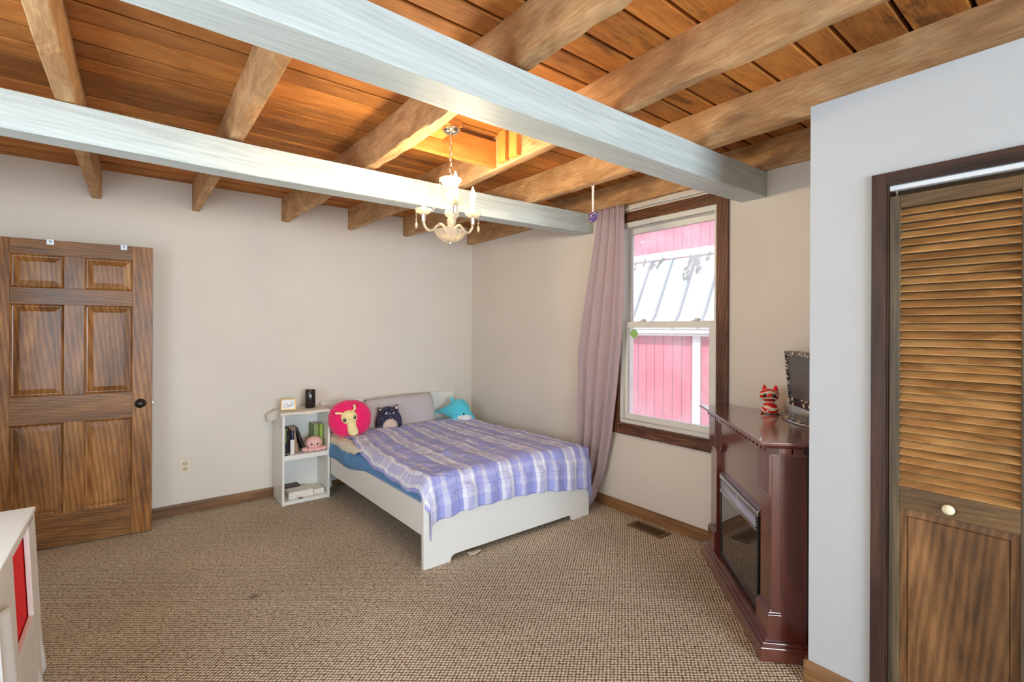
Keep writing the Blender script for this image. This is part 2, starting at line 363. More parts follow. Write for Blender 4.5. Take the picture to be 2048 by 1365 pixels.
def carpet():
    m, n, l, p = newmat('berber_carpet'); p.inputs['Roughness'].default_value = .95; p.inputs['Specular IOR Level'].default_value = .1
    tc = n.new('ShaderNodeTexCoord')
    mp = n.new('ShaderNodeMapping'); mp.inputs['Scale'].default_value = (1, 1.25, 0); mp.inputs['Rotation'].default_value = (0, 0, .785); l.new(tc.outputs['Object'], mp.inputs['Vector'])
    vo = n.new('ShaderNodeTexVoronoi'); vo.inputs['Scale'].default_value = 57; vo.inputs['Randomness'].default_value = .22; l.new(mp.outputs[0], vo.inputs['Vector'])
    rp = ramp(n, [(.0, (244, 236, 220)), (.30, (222, 208, 184)), (.50, (152, 133, 108)), (.70, (82, 67, 50))])
    l.new(vo.outputs['Distance'], rp.inputs['Fac'])
    nz = n.new('ShaderNodeTexNoise'); nz.inputs['Scale'].default_value = 1.6; nz.inputs['Detail'].default_value = 4; l.new(tc.outputs['Object'], nz.inputs['Vector'])
    mr = n.new('ShaderNodeMapRange'); mr.inputs[1].default_value = .3; mr.inputs[2].default_value = .7; mr.inputs[3].default_value = .9; mr.inputs[4].default_value = 1.08; l.new(nz.outputs['Fac'], mr.inputs[0])
    # the small dark stain on the carpet
    ds = n.new('ShaderNodeVectorMath'); ds.operation = 'DISTANCE'; ds.inputs[1].default_value = (.516, 2.91, -.006)
    nd = n.new('ShaderNodeTexNoise'); nd.inputs['Scale'].default_value = 45; l.new(tc.outputs['Object'], nd.inputs['Vector']); l.new(tc.outputs['Object'], ds.inputs[0])
    ad = n.new('ShaderNodeMath'); ad.operation = 'MULTIPLY_ADD'; ad.inputs[1].default_value = .05; l.new(nd.outputs['Fac'], ad.inputs[0]); l.new(ds.outputs['Value'], ad.inputs[2])
    mr2 = n.new('ShaderNodeMapRange'); mr2.inputs[1].default_value = .038; mr2.inputs[2].default_value = .062; mr2.inputs[3].default_value = .45; mr2.inputs[4].default_value = 1; l.new(ad.outputs[0], mr2.inputs[0])
    mu = n.new('ShaderNodeMath'); mu.operation = 'MULTIPLY'; l.new(mr.outputs[0], mu.inputs[0]); l.new(mr2.outputs[0], mu.inputs[1])
    mx = n.new('ShaderNodeMix'); mx.data_type = 'RGBA'; mx.blend_type = 'MULTIPLY'; mx.inputs[0].default_value = 1
    cm = n.new('ShaderNodeCombineColor')
    for i in range(3): l.new(mu.outputs[0], cm.inputs[i])
    l.new(rp.outputs[0], mx.inputs[6]); l.new(cm.outputs[0], mx.inputs[7]); l.new(mx.outputs[2], p.inputs['Base Color'])
    iv = n.new('ShaderNodeMath'); iv.operation = 'SUBTRACT'; iv.inputs[0].default_value = 1; l.new(vo.outputs['Distance'], iv.inputs[1])
    b = n.new('ShaderNodeBump'); b.inputs['Strength'].default_value = .8; b.inputs['Distance'].default_value = .008; l.new(iv.outputs[0], b.inputs['Height']); l.new(b.outputs[0], p.inputs['Normal'])
    return m
M['carpet'] = carpet()
def plaid():
    m, n, l, p = newmat('plaid_quilt_cotton'); p.inputs['Roughness'].default_value = .9; p.inputs['Sheen Weight'].default_value = .15
    uv = n.new('ShaderNodeUVMap'); uv.uv_map = 'cloth'; sp = n.new('ShaderNodeSeparateXYZ'); l.new(uv.outputs[0], sp.inputs[0])
    def stripes(sock, period, stops, off=0):
        a = n.new('ShaderNodeMath'); a.operation = 'MULTIPLY_ADD'; a.inputs[1].default_value = 1/period; a.inputs[2].default_value = off; l.new(sock, a.inputs[0])
        fr = n.new('ShaderNodeMath'); fr.operation = 'FRACT'; l.new(a.outputs[0], fr.inputs[0])
        r = ramp(n, [(q, (v, v, v, 1)) for q, v in stops], 'CONSTANT'); l.new(fr.outputs[0], r.inputs['Fac']); return r.outputs[0]
    su = stripes(sp.outputs[0], .30, [(0, .0), (.34, .95), (.42, .45), (.60, .95), (.68, .08), (.88, .5)], .25)
    sv = stripes(sp.outputs[1], .36, [(0, .05), (.34, .5), (.42, .25), (.66, .6), (.74, .1)], .1)
    a = n.new('ShaderNodeMath'); a.operation = 'MULTIPLY_ADD'; a.inputs[1].default_value = .62; l.new(su, a.inputs[0])
    b = n.new('ShaderNodeMath'); b.operation = 'MULTIPLY'; b.inputs[1].default_value = .36; l.new(sv, b.inputs[0]); l.new(b.outputs[0], a.inputs[2])
    rp = ramp(n, [(0, (158, 162, 226)), (.22, (182, 182, 228)), (.45, (212, 210, 232)), (.8, (240, 240, 246))]); l.new(a.outputs[0], rp.inputs['Fac'])
    # thin blue seam lines
    sl = stripes(sp.outputs[0], .15, [(0, 1), (.028, 0)], .02); sl2 = stripes(sp.outputs[1], .21, [(0, .8), (.016, 0)], .3)
    mxs = n.new('ShaderNodeMath'); mxs.operation = 'MAXIMUM'; l.new(sl, mxs.inputs[0]); l.new(sl2, mxs.inputs[1])
    hf = n.new('ShaderNodeMath'); hf.operation = 'MULTIPLY'; hf.inputs[1].default_value = .45; l.new(mxs.outputs[0], hf.inputs[0])
    mx = n.new('ShaderNodeMix'); mx.data_type = 'RGBA'; l.new(hf.outputs[0], mx.inputs[0]); l.new(rp.outputs[0], mx.inputs[6]); mx.inputs[7].default_value = lin(86, 92, 168)
    l.new(mx.outputs[2], p.inputs['Base Color'])
    tc = n.new('ShaderNodeTexCoord'); mp = n.new('ShaderNodeMapping'); mp.inputs['Scale'].default_value = (14, 30, 14); l.new(tc.outputs['Object'], mp.inputs['Vector'])
    nz = n.new('ShaderNodeTexNoise'); nz.inputs['Scale'].default_value = 1; nz.inputs['Detail'].default_value = 4; nz.inputs['Distortion'].default_value = 1; l.new(mp.outputs[0], nz.inputs['Vector'])
    bp = n.new('ShaderNodeBump'); bp.inputs['Strength'].default_value = .8; bp.inputs['Distance'].default_value = .02; l.new(nz.outputs['Fac'], bp.inputs['Height']); l.new(bp.outputs[0], p.inputs['Normal'])
    return m
M['plaid'] = plaid()
def speckle(name, base, spot, scale, lo, hi, rings=False, rough=.9, bump=.3):
    m, n, l, p = newmat(name); p.inputs['Roughness'].default_value = rough
    tc = n.new('ShaderNodeTexCoord'); vo = n.new('ShaderNodeTexVoronoi'); vo.inputs['Scale'].default_value = scale; l.new(tc.outputs['Object'], vo.inputs['Vector'])
    st = [(0, base), (lo, spot), (hi, base)] if rings else [(0, spot), (lo, spot), (hi, base)]
    rp = ramp(n, st, 'CONSTANT' if rings else 'LINEAR'); l.new(vo.outputs['Distance'], rp.inputs['Fac']); l.new(rp.outputs[0], p.inputs['Base Color'])
    b = n.new('ShaderNodeBump'); b.inputs['Strength'].default_value = bump; b.inputs['Distance'].default_value = .006; l.new(vo.outputs['Distance'], b.inputs['Height']); l.new(b.outputs[0], p.inputs['Normal'])
    return m
M['navy_plush'] = speckle('navy_plush_with_rings', (24, 23, 40), (120, 118, 152), 85, .30, .42, True)
M['throw'] = speckle('cream_popcorn_knit', (228, 218, 194), (250, 246, 232), 60, .15, .55, bump=.5)
M['bookmark'] = speckle('mottled_book_cover', (44, 42, 44), (120, 100, 92), 60, .12, .4)
M['greenbook'] = plain('green_book_cover', (134, 150, 92), .6, vary=.12, scale=20)
M['limebook'] = plain('lime_book_cover', (142, 164, 60), .5, vary=.06, scale=20)
M['blackbook'] = plain('black_book_cover', (36, 36, 38), .5)
M['beigebook'] = plain('kraft_book_cover', (178, 146, 116), .7, vary=.08, scale=20)
M['maroonbook'] = plain('maroon_book_cover', (78, 40, 38), .5)
M['whitebook'] = speckle('white_printed_cover', (236, 230, 220), (160, 140, 124), 55, .1, .3, bump=.0)
M['bling'] = speckle('jewelled_frame', (70, 62, 56), (236, 222, 204), 75, .3, .42, rough=.25, bump=.8)
M['stones'] = speckle('inlaid_stone_base', (28, 27, 32), (226, 196, 168), 30, .34, .40, rough=.25)
def stripes_mat():
    m, n, l, p = newmat('red_cream_striped_glaze'); p.inputs['Roughness'].default_value = .12; p.inputs['Coat Weight'].default_value = .5
    tc = n.new('ShaderNodeTexCoord'); wv = n.new('ShaderNodeTexWave'); wv.bands_direction = 'Z'; wv.inputs['Scale'].default_value = 6.5; wv.inputs['Distortion'].default_value = 4.5; wv.inputs['Detail'].default_value = 1
    wv.inputs['Detail Scale'].default_value = 1.5; l.new(tc.outputs['Object'], wv.inputs['Vector'])
    rp = ramp(n, [(0, (210, 20, 16)), (.26, (242, 230, 202)), (.46, (60, 30, 24)), (.50, (242, 230, 202)), (.66, (60, 30, 24)), (.70, (242, 230, 202)), (.84, (210, 20, 16))], 'CONSTANT')
    l.new(wv.outputs['Fac'], rp.inputs['Fac']); l.new(rp.outputs[0], p.inputs['Base Color']); return m
M['catglaze'] = stripes_mat()
def siding():
    m, n, l, p = newmat('red_board_siding'); p.inputs['Roughness'].default_value = .8
    tc = n.new('ShaderNodeTexCoord'); sp = n.new('ShaderNodeSeparateXYZ'); l.new(tc.outputs['Object'], sp.inputs[0])
    a = n.new('ShaderNodeMath'); a.operation = 'MULTIPLY_ADD'; a.inputs[1].default_value = 1/.1465; a.inputs[2].default_value = .72; l.new(sp.outputs[1], a.inputs[0])
    fr = n.new('ShaderNodeMath'); fr.operation = 'FRACT'; l.new(a.outputs[0], fr.inputs[0])
    rp = ramp(n, [(0, (100, 34, 46)), (.07, (196, 96, 114))], 'CONSTANT'); l.new(fr.outputs[0], rp.inputs['Fac'])
    nz = n.new('ShaderNodeTexNoise'); nz.inputs['Scale'].default_value = 2.2; nz.inputs['Detail'].default_value = 6; nz.inputs['Roughness'].default_value = .7; l.new(tc.outputs['Object'], nz.inputs['Vector'])
    r2 = ramp(n, [(.66, (0, 0, 0, 1)), (.70, (1, 1, 1, 1))]); l.new(nz.outputs['Fac'], r2.inputs['Fac'])
    mx = n.new('ShaderNodeMix'); mx.data_type = 'RGBA'; l.new(r2.outputs[0], mx.inputs[0]); l.new(rp.outputs[0], mx.inputs[6]); mx.inputs[7].default_value = lin(225, 215, 215)
    l.new(mx.outputs[2], p.inputs['Base Color']); return m
M['siding'] = siding()
M['roof_metal'] = plain('white_metal_roof', (236, 238, 240), .5)
M['seam_metal'] = plain('grey_roof_seam', (104, 128, 134), .5)
M['ext_trim'] = plain('white_exterior_trim', (236, 238, 240), .6)
M['leaf'] = plain('vine_leaf', (38, 84, 62), .6, vary=.3, scale=30)
M['ground'] = plain('yard_grass', (96, 112, 72), .9, vary=.2, scale=6)
M['sticker'] = plain('green_round_sticker', (160, 206, 118), .5)

# ================================================================== the room
XW, YB, XC = 3.07, 4.66, 2.19
YREAR, XLEFT = -3.6, -1.2
ZC = 2.607
def floor_z(y): return -.0225*max(0, y-2.6)

fl = MB().grid(lambda u, v: (XLEFT-.1+u*(3.4-XLEFT), YREAR-.1+v*8.45, floor_z(YREAR-.1+v*8.45)), 8, 80)
o = build('floor', fl, M['carpet']); struct(o)

w_ = MB().box(XLEFT-.1, 3.27, YB, YB+.12, -.15, ZC+.03); struct(build('wall_back', w_, M['wall']))
WY0, WY1, WZ0, WZ1 = 1.68, 2.49, .71, 2.295
w_ = MB()
w_.box(XW, XW+.14, YREAR, WY0, -.15, ZC+.03); w_.box(XW, XW+.14, WY1, YB+.12, -.15, ZC+.03)
w_.box(XW, XW+.14, WY0, WY1, -.15, WZ0); w_.box(XW, XW+.14, WY0, WY1, WZ1, ZC+.03)
struct(build('wall_right', w_, M['wall']))
DY0, DY1, DZ = -.26, .545, 1.985
ZT = 2.372
w_ = MB()
w_.box(XC, XC+.1, DY1, .80, -.15, ZT); w_.box(XC, XC+.1, YREAR, DY0, -.15, ZT); w_.box(XC, XC+.1, DY0, DY1, DZ, ZT)
struct(build('wall_closet', w_, M['closet_wall']))
struct(build('wall_closet_side', MB().box(XC+.1, XW, .70, .80, -.15, ZT), M['closet_wall']))
w_ = MB(); a0, a1 = .85, 2.25  # unseen opening cut for the added side fill lamp
w_.box(XLEFT-.1, XLEFT, a1, YB, -.15, ZC+.03); w_.box(XLEFT-.1, XLEFT, YREAR, a0, -.15, ZC+.03)
w_.box(XLEFT-.1, XLEFT, a0, a1, -.15, .7); w_.box(XLEFT-.1, XLEFT, a0, a1, 2.25, ZC+.03)
struct(build('wall_left', w_, M['wall']))
w_ = MB(); a0, a1 = -.7, 2.0  # unseen opening cut for the added rear fill lamp
w_.box(XLEFT-.1, a0, YREAR-.12, YREAR, -.15, ZC+.03); w_.box(a1, 3.2, YREAR-.12, YREAR, -.15, ZC+.03)
w_.box(a0, a1, YREAR-.12, YREAR, -.15, .65); w_.box(a0, a1, YREAR-.12, YREAR, 2.25, ZC+.03)
struct(build('wall_rear', w_, M['wall']))

# plank ceiling: boards run along X above the joists
c_ = MB(); y = YREAR-.1; k = 0
while y < YB+.1:
    wd = R.uniform(.125, .185); dz = R.uniform(0, .006)
    c_.prism([(y+.008, ZC+dz+.004), (y+.012, ZC+dz), (y+wd-.011, ZC+dz), (y+wd-.007, ZC+dz+.004), (y+wd-.007, ZC+.032), (y+.008, ZC+.032)], XLEFT-.1, 3.25, 'x')
    y += wd
c_.box(XLEFT-.1, 3.25, YREAR-.12, YB+.12, ZC+.030, ZC+.07)
nb_ = 6
o = build('ceiling', c_, M['ceil']); struct(o); o.data.materials.append(M['gap'])
for p in o.data.polygons:
    if max(o.data.vertices[i].co.z for i in p.vertices) > ZC+.06 or all(abs(o.data.vertices[i].co.z-(ZC+.030)) < 1e-4 for i in p.vertices): p.material_index = 1

def loft_y(st, ztop, rough=0, n=None, seed=0):
    # st: list of (y, xl, xr, zb); a squared timber following those stations
    mb = MB(); rg = []
    N = n or 40
    for i in range(N+1):
        yy = st[0][0]+(st[-1][0]-st[0][0])*i/N
        for a, b in zip(st, st[1:]):
            if a[0] <= yy <= b[0]+1e-9: break
        t = (yy-a[0])/(b[0]-a[0]); xl, xr, zb = [a[q]+(b[q]-a[q])*t for q in (1, 2, 3)]
        nz = lambda q: rough*noise.noise(Vector((yy*4+seed, q*3.1, seed*1.7))) + rough*.5*noise.noise(Vector((yy*13+seed, q*7.3, seed)))
        c = .006
        rg.append([(xl+nz(1), yy, zb+c+nz(2)), (xl+c+nz(1), yy, zb+nz(3)), (xr-c+nz(4), yy, zb+nz(5)), (xr+nz(4), yy, zb+c+nz(6)), (xr+nz(7), yy, ztop), (xl+nz(8), yy, ztop)])
    return mb.rings(rg)
zt = ZC+.003
JO = [
 ('old rough joist crossing above the white beams, over the six-panel door', [(YREAR, -.27, -.200, 2.415), (2.82, -.269, -.199, 2.415), (YB, -.247, -.190, 2.394)], .003),
 ('old rough joist running between the door-side joist and the splintered one', [(YREAR, .385, .446, 2.415), (2.87, .381, .443, 2.415), (YB, .366, .420, 2.397)], .003),
 ('splintered old joist with a ragged edge beside the chandelier canopy', [(YREAR, 1.085, 1.160, 2.415), (1.4, 1.085, 1.152, 2.415), (2.83, 1.09, 1.160, 2.415), (YB, 1.035, 1.092, 2.403)], .013),
 ('warm lit joist carrying two short pine blocks beside the chandelier', [(YREAR, 1.65, 1.715, 2.415), (1.15, 1.675, 1.74, 2.415), (2.7, 1.722, 1.79, 2.415), (YB, 1.628, 1.674, 2.407)], .004),
 ('heavy old joist from which the purple wire ornament hangs', [(YREAR, 2.365, 2.43, 2.415), (1.4, 2.36, 2.427, 2.415), (2.81, 2.362, 2.427, 2.415), (YB, 2.205, 2.259, 2.416)], .004),
 ('last old joist lying tight along the top of the window wall', [(YREAR, 3.02, 3.069, 2.432), (2.0, 3.022, 3.069, 2.434), (YB, 3.0, 3.069, 2.42)], .003),
]
for i, (lab, st, rg) in enumerate(JO):
    o = build('ceiling_joist', loft_y(st, zt, rg, 160, i*3.3+1), M['joist'], origin=(st[0][1], 2, st[0][3]), smooth=True, angle=.7)
    tag(o, lab, 'joist', 'rough wooden ceiling joists', 'thing')

def beam(st, y0, y1, h, seed):
    mb = MB(); rg = []
    for i in range(49):
        x = st[0][0]+(st[-1][0]-st[0][0])*i/48
        for a, b in zip(st, st[1:]):
            if a[0] <= x <= b[0]+1e-9: break
        z = a[1]+(b[1]-a[1])*(x-a[0])/(b[0]-a[0]); c = .005; w2 = .0012*noise.noise(Vector((x*6, seed, 0)))
        rg.append([(x, y0+w2, z+c), (x, y0+c, z+w2), (x, y1-c, z+w2), (x, y1, z+c), (x, y1, z+h), (x, y0+w2, z+h)])
    return mb.rings(rg)
o = build('ceiling_beam', beam([(XLEFT, 2.262), (-.43, 2.254), (.47, 2.241), (2.08, 2.248), (XW-.002, 2.268)], 2.79, 2.925, .157, 1), M['beam'], origin=(0, 2.86, 2.25), smooth=True, angle=.6)
tag(o, 'whitewashed square beam passing behind the chandelier to the window curtain', 'beam', 'white painted ceiling beams', 'thing')
o = build('ceiling_beam', beam([(XLEFT, 2.256), (.41, 2.249), (1.07, 2.243), (2.47, 2.254), (XW-.002, 2.270)], 1.363, 1.525, .157, 5), M['beam'], origin=(0, 1.44, 2.25), smooth=True, angle=.6)
tag(o, 'whitewashed square beam crossing in front of the chandelier, ending above the window casing', 'beam', 'white painted ceiling beams', 'thing')

# blocking around the chandelier
o = build('blocking_board', MB().box(1.158, 1.722, 2.335, 2.372, 2.422, 2.575), M['header'], origin=(1.44, 2.35, 2.42), bevel=.002)
tag(o, 'pine board nailed across between two joists just behind the chandelier chain', 'board', kind='thing')
o = build('mounting_board', MB().box(1.158, 1.325, 2.11, 2.31, 2.488, 2.526), M['header'], origin=(1.24, 2.2, 2.488), bevel=.002)
tag(o, 'short board holding the chandelier canopy beside the splintered joist', 'board', kind='thing')
for k, (ya, yb) in enumerate(((2.198, 2.272), (2.092, 2.165))):
    o = build('pine_block', MB().box(1.672, 1.724-.004, ya, yb, 2.424, ZC-.002), M['block'], origin=(1.69, ya, 2.424), bevel=.0015)
    tag(o, ('short upright pine block touching the cross board behind the chandelier', 'short upright pine block standing clear of the cross board')[k], 'block', 'pine blocks on the joist', 'thing')

# baseboards
def profile_x(x0, x1, y, z, h=.088, t=.014):   # along X on the back wall
    return MB().prism([(y, z), (y, z+h), (y-t*.45, z+h), (y-t*.6, z+h-.012), (y-t, z+h-.022), (y-t, z)], x0, x1, 'x')
def profile_y(y0, y1, x, z, h=.085, t=.014, sgn=-1):
    return MB().prism([(x, z), (x, z+h), (x+sgn*t*.45, z+h), (x+sgn*t*.6, z+h-.012), (x+sgn*t, z+h-.022), (x+sgn*t, z)], y0, y1, 'y')
bz = floor_z(YB)
struct(build('baseboard_back', profile_x(XLEFT, XW, YB, bz), M['base_x']))
struct(build('baseboard_right', profile_y(.80, YB, XW, -.02, .105), M['base_y']))
struct(build('baseboard_closet', profile_y(.585, .80+.012, XC, 0, .092), M['base_y']))
struct(build('baseboard_closet_side', profile_x(XC-.012, XC+.4, .80+.014, 0, .092), M['base_x']))

# ------------------------------------------------------------------ window
win = thing('window_1', 'white double-hung window framed in dark brown casing', 'window', (XW, 2.085, WZ0), kind='structure')
def wl(mb): mb.v = [(x-XW, y-2.085, z-WZ0) for x, y, z in mb.v]; return mb
def ring_x(x0, x1, y0, y1, z0, z1, l, r, b, t):     # rectangular frame in the YZ plane; r/l = low/high Y member widths
    mb = MB(); mb.box(x0, x1, y0, y1, z0, z0+b); mb.box(x0, x1, y0, y1, z1-t, z1); mb.box(x0, x1, y0, y0+r, z0+b, z1-t); mb.box(x0, x1, y1-l, y1, z0+b, z1-t); return mb
build('frame', wl(ring_x(XW-.008, XW+.13, WY0, WY1, WZ0, WZ1, .022, .022, .03, .042)), M['vinyl'], win, bevel=.003)
up = build('upper_sash', wl(ring_x(XW+.068, XW+.10, WY0+.022, WY1-.022, 1.472, WZ1-.042, .028, .040, .040, .038)), M['vinyl'], win, bevel=.004)
lo = build('lower_sash', wl(ring_x(XW+.022, XW+.058, WY0+.022, WY1-.022, WZ0+.03, 1.513, .030, .052, .042, .044)), M['vinyl'], win, bevel=.004)
build('pane', wl(MB().box(XW+.082, XW+.086, WY0+.055, WY1-.045, 1.50, WZ1-.07)), M['pane'], up)
build('pane', wl(MB().box(XW+.038, XW+.042, WY0+.065, WY1-.045, WZ0+.06, 1.48)), M['pane'], lo)
for yy in (2.31, 1.86):
    mb = MB().box(XW+.018, XW+.05, yy-.022, yy+.022, 1.513, 1.521); mb.box(XW+.022, XW+.046, yy-.03, yy+.006, 1.521, 1.529); mb.tube([(XW+.026, yy, 1.529), (XW+.022, yy-.03, 1.531)], .004)
    build('sash_lock', wl(mb), M['vinyl'], win, bevel=.001)
cs = build('casing', wl(MB().box(XW-.022, XW, 1.600, 1.68, .622, 2.372)), M['wcasing'], win, bevel=.002)
build('casing', wl(MB().box(XW-.022, XW, 2.492, 2.572, .622, 2.372)), M['wcasing'], win, bevel=.002)
build('casing', wl(MB().box(XW-.0225, XW-.0005, 1.68, 2.492, 2.293, 2.372)), M['wcasing_y'], win, bevel=.002)
build('sill', wl(MB().box(XW-.034, XW-.0005, 1.68, 2.492, .690, .712)), M['wcasing_y'], win, bevel=.003)
build('apron', wl(MB().box(XW-.0225, XW-.0005, 1.68, 2.492, .622, .690)), M['wcasing_y'], win, bevel=.002)
o = build('window_sticker', MB().prism([(2.392+.036*math.cos(t*PI/12), 1.418+.036*math.sin(t*PI/12)) for t in range(24)], XW+.0355, XW+.0375, 'x'), M['sticker'], origin=(XW+.037, 2.395, 1.40))
tag(o, 'round green security sticker on the lower window pane', 'sticker')

# ------------------------------------------------------------------ bifold closet door and its casing
cz = thing('trim_1', 'dark brown casing around the louvered closet door', 'door casing', (XC, DY1, 0), kind='structure')
tl = lambda mb: (setattr(mb, 'v', [(x-XC, y-DY1, z) for x, y, z in mb.v]), mb)[1]
build('side_casing', tl(MB().box(XC-.014, XC, DY1-.002, DY1+.042, 0, 2.032)), M['casing'], cz, bevel=.002)
build('side_casing', tl(MB().box(XC-.014, XC, DY0-.042, DY0+.002, 0, 2.032)), M['casing'], cz, bevel=.002)
build('head_casing', tl(MB().box(XC-.0145, XC, DY0+.002, DY1-.002, DZ-.002, 2.032)), M['casing_y'], cz, bevel=.002)
mb = MB().box(XC, XC+.1, DY1-.006, DY1, 0, DZ); mb.box(XC, XC+.1, DY0, DY0+.006, 0, DZ); build('jamb', tl(mb), M['casing'], cz)
o = build('bifold_track', MB().box(XC+.008, XC+.034, DY0+.008, DY1-.008, DZ-.015, DZ-.001).box(XC+.006, XC+.036, DY0+.008, DY1-.008, DZ-.018, DZ-.0145), M['white_metal'], origin=(XC+.02, .14, DZ-.02), bevel=.001)
tag(o, 'white metal track above the louvered closet door', 'door track')
def bifold(name, ya, yb, label, knob_y=None):
    # a leaf spanning yb (near) .. ya (far)
    L = thing(name, label, 'closet door', (XC+.01, ya, .012), kind='structure')
    T = lambda mb: (setattr(mb, 'v', [(x-XC-.01, y-ya, z-.012) for x, y, z in mb.v]), mb)[1]
    x0, x1 = XC+.010, XC+.038; sw = .031
    zt_, zb_ = 1.946, .012
    build('stile', T(MB().box(x0, x1, ya-sw, ya, zb_, zt_)), M['closet'], L, bevel=.002)
    build('stile', T(MB().box(x0, x1, yb, yb+sw, zb_, zt_)), M['closet'], L, bevel=.002)
    ia, ib = ya-sw, yb+sw
    build('top_rail', T(MB().box(x0, x1, ib, ia, 1.900, zt_)), M['rail_y'], L, bevel=.002)
    mr = build('lock_rail', T(MB().box(x0, x1, ib, ia, .806, .884)), M['rail_y'], L, bevel=.002)
    build('bottom_rail', T(MB().box(x0, x1, ib, ia, zb_, .13)), M['rail_y'], L, bevel=.002)
    n = 36; p = (1.900-.884)/n
    for k in range(n):
        z = .884+p*k
        mb = MB().prism([(x0+.001, z+.0045), (x0+.001, z+.0012), (x0+.006, z), (x0+.027, z+p-.006), (x0+.024, z+p-.0022)], ib, ia, 'y')
        build('louver', T(mb), M['louver'], L)
    # field panel with a shadow line around it
    mb = MB().box(x0+.012, x1-.004, ib, ia, .13, .806)
    a, b, c, d = ia-.026, ib+.026, .158, .776; e = .0035
    A = [(x0+.0105, ia, .13), (x0+.0105, ib, .13), (x0+.0105, ib, .806), (x0+.0105, ia, .806)]
    B = [(x0+.0085, a+e, c-e), (x0+.0085, b-e, c-e), (x0+.0085, b-e, d+e), (x0+.0085, a+e, d+e)]
    D = [(x0+.0125, a+e*.5, c-e*.5), (x0+.0125, b-e*.5, c-e*.5), (x0+.0125, b-e*.5, d+e*.5), (x0+.0125, a+e*.5, d+e*.5)]
    F = [(x0+.0065, a, c), (x0+.0065, b, c), (x0+.0065, b, d), (x0+.0065, a, d)]
    mb.rings([A, B, D, F], cap=False); mb.add(F, [(0, 1, 2, 3)])
    build('panel', T(mb), M['closet_panel'], L)
    if knob_y is not None:
        kb = MB(); prof = [(.006, 0), (.007, .006), (.016, .012), (.0175, .018), (.014, .024), (.005, .0265), (.0005, .027)]
        kb.lathe(prof, n=24); kb.v = [(x0-z, knob_y+x, .840+y) for x, y, z in kb.v]
        build('knob', T(kb), M['pale_knob'], L, smooth=True)
    pv = MB().tube([(x0+.015, ya-.018, zt_), (x0+.015, ya-.018, DZ-.019)], .004); pv.ball((x0+.015, ya-.018, DZ-.022), .006, 8, 6)
    build('pivot_pin', T(pv), M['chrome'], L)
bifold('door_1', DY1-.0075, .168, 'louvered brown closet door leaf with a round cream knob', .368)
bifold('door_2', .165, DY0+.0075, 'second louvered closet door leaf folded beside the knobbed leaf')

# ------------------------------------------------------------------ six-panel door, standing open against the back wall
DA = math.radians(174.8)
dr = thing('door_3', 'open brown six-panel wooden door with a dark round knob', 'door', (.105, 4.398, floor_z(4.42)+.006), (0, 0, DA-PI), kind='structure')
DW, DH, TH = .862, 2.068, .035       # local: x from -DW (hinge) to 0, y 0 = room face, +y towards wall
st_r, st_l, mu0, mu1 = -.115, -.745, -.481, -.376
Zr = [(0, .22), (.837, 1.022), (1.636, 1.746), (1.966, DH)]
for a, b in ((st_r, 0), (-DW, st_l)): build('stile', MB().box(a, b, 0, TH, 0, DH), M['door'], dr, bevel=.0015)
for a, b in Zr: build('rail', MB().box(st_l, st_r, 0.0004, TH-.0004, a, b), M['door_rail'], dr, bevel=.0015)
for (a, b), (c, d) in zip(Zr, Zr[1:]): build('mullion', MB().box(mu0, mu1, 0.0004, TH-.0004, b, c), M['door'], dr, bevel=.0015)
for (a, b), (c, d) in zip(Zr, Zr[1:]):
    for xa, xb in ((st_l, mu0), (mu1, st_r)):
        mb = MB(); s1, s2, s3 = .010, .016, .048
        def rect(q, yy): return [(xa+q, yy, b+q), (xb-q, yy, b+q), (xb-q, yy, c-q), (xa+q, yy, c-q)]
        mb.rings([rect(0, .003), rect(s1, .013), rect(s2, .014), rect(s3, .004), ], cap=False)
        v = rect(s3, .004); mb.add(v, [(0, 1, 2, 3)])
        mb.box(xa, xb, .016, .022, b, c)
        build('raised_panel', mb, M['door'], dr)
kb = MB(); prof = [(.032, 0), (.032, .004), (.026, .009), (.012, .012), (.011, .03), (.020, .036), (.0275, .046), (.0275, .056), (.021, .063), (.012, .0645), (.010, .062), (.0005, .063)]
kb.lathe(prof, n=28); kb.v = [(-.0655+x, -z, .936+y) for x, y, z in kb.v]; build('knob', kb, M['dark_metal'], dr, smooth=True, angle=.7)
lb = MB().box(0, .010, .011, .024, .928, .946); build('latch_bolt', lb, M['steel'], dr, bevel=.001)
for k, hx in enumerate((-.55, -.164)):
    h = MB().box(-.018, .018, -.003, -.001, -.03, .0045); h.box(-.018, .018, -.001, TH+.001, .002, .0045); h.tube([(0, -.003, -.008), (0, -.018, -.016), (0, -.020, -.004)], .0035)
    ca, sa = math.cos(DA-PI), math.sin(DA-PI)
    px, py = .105+ca*hx, 4.398+sa*hx
    o = build('over_door_hook', h, M['steel'], origin=(0, 0, 0), loc=(px, py, floor_z(4.42)+.006+DH), rotz=DA-PI)
    tag(o, ('metal over-door hook on the door top farther from the knob', 'metal over-door hook on the door top above the knob')[k], 'hook', 'metal hooks over the door')

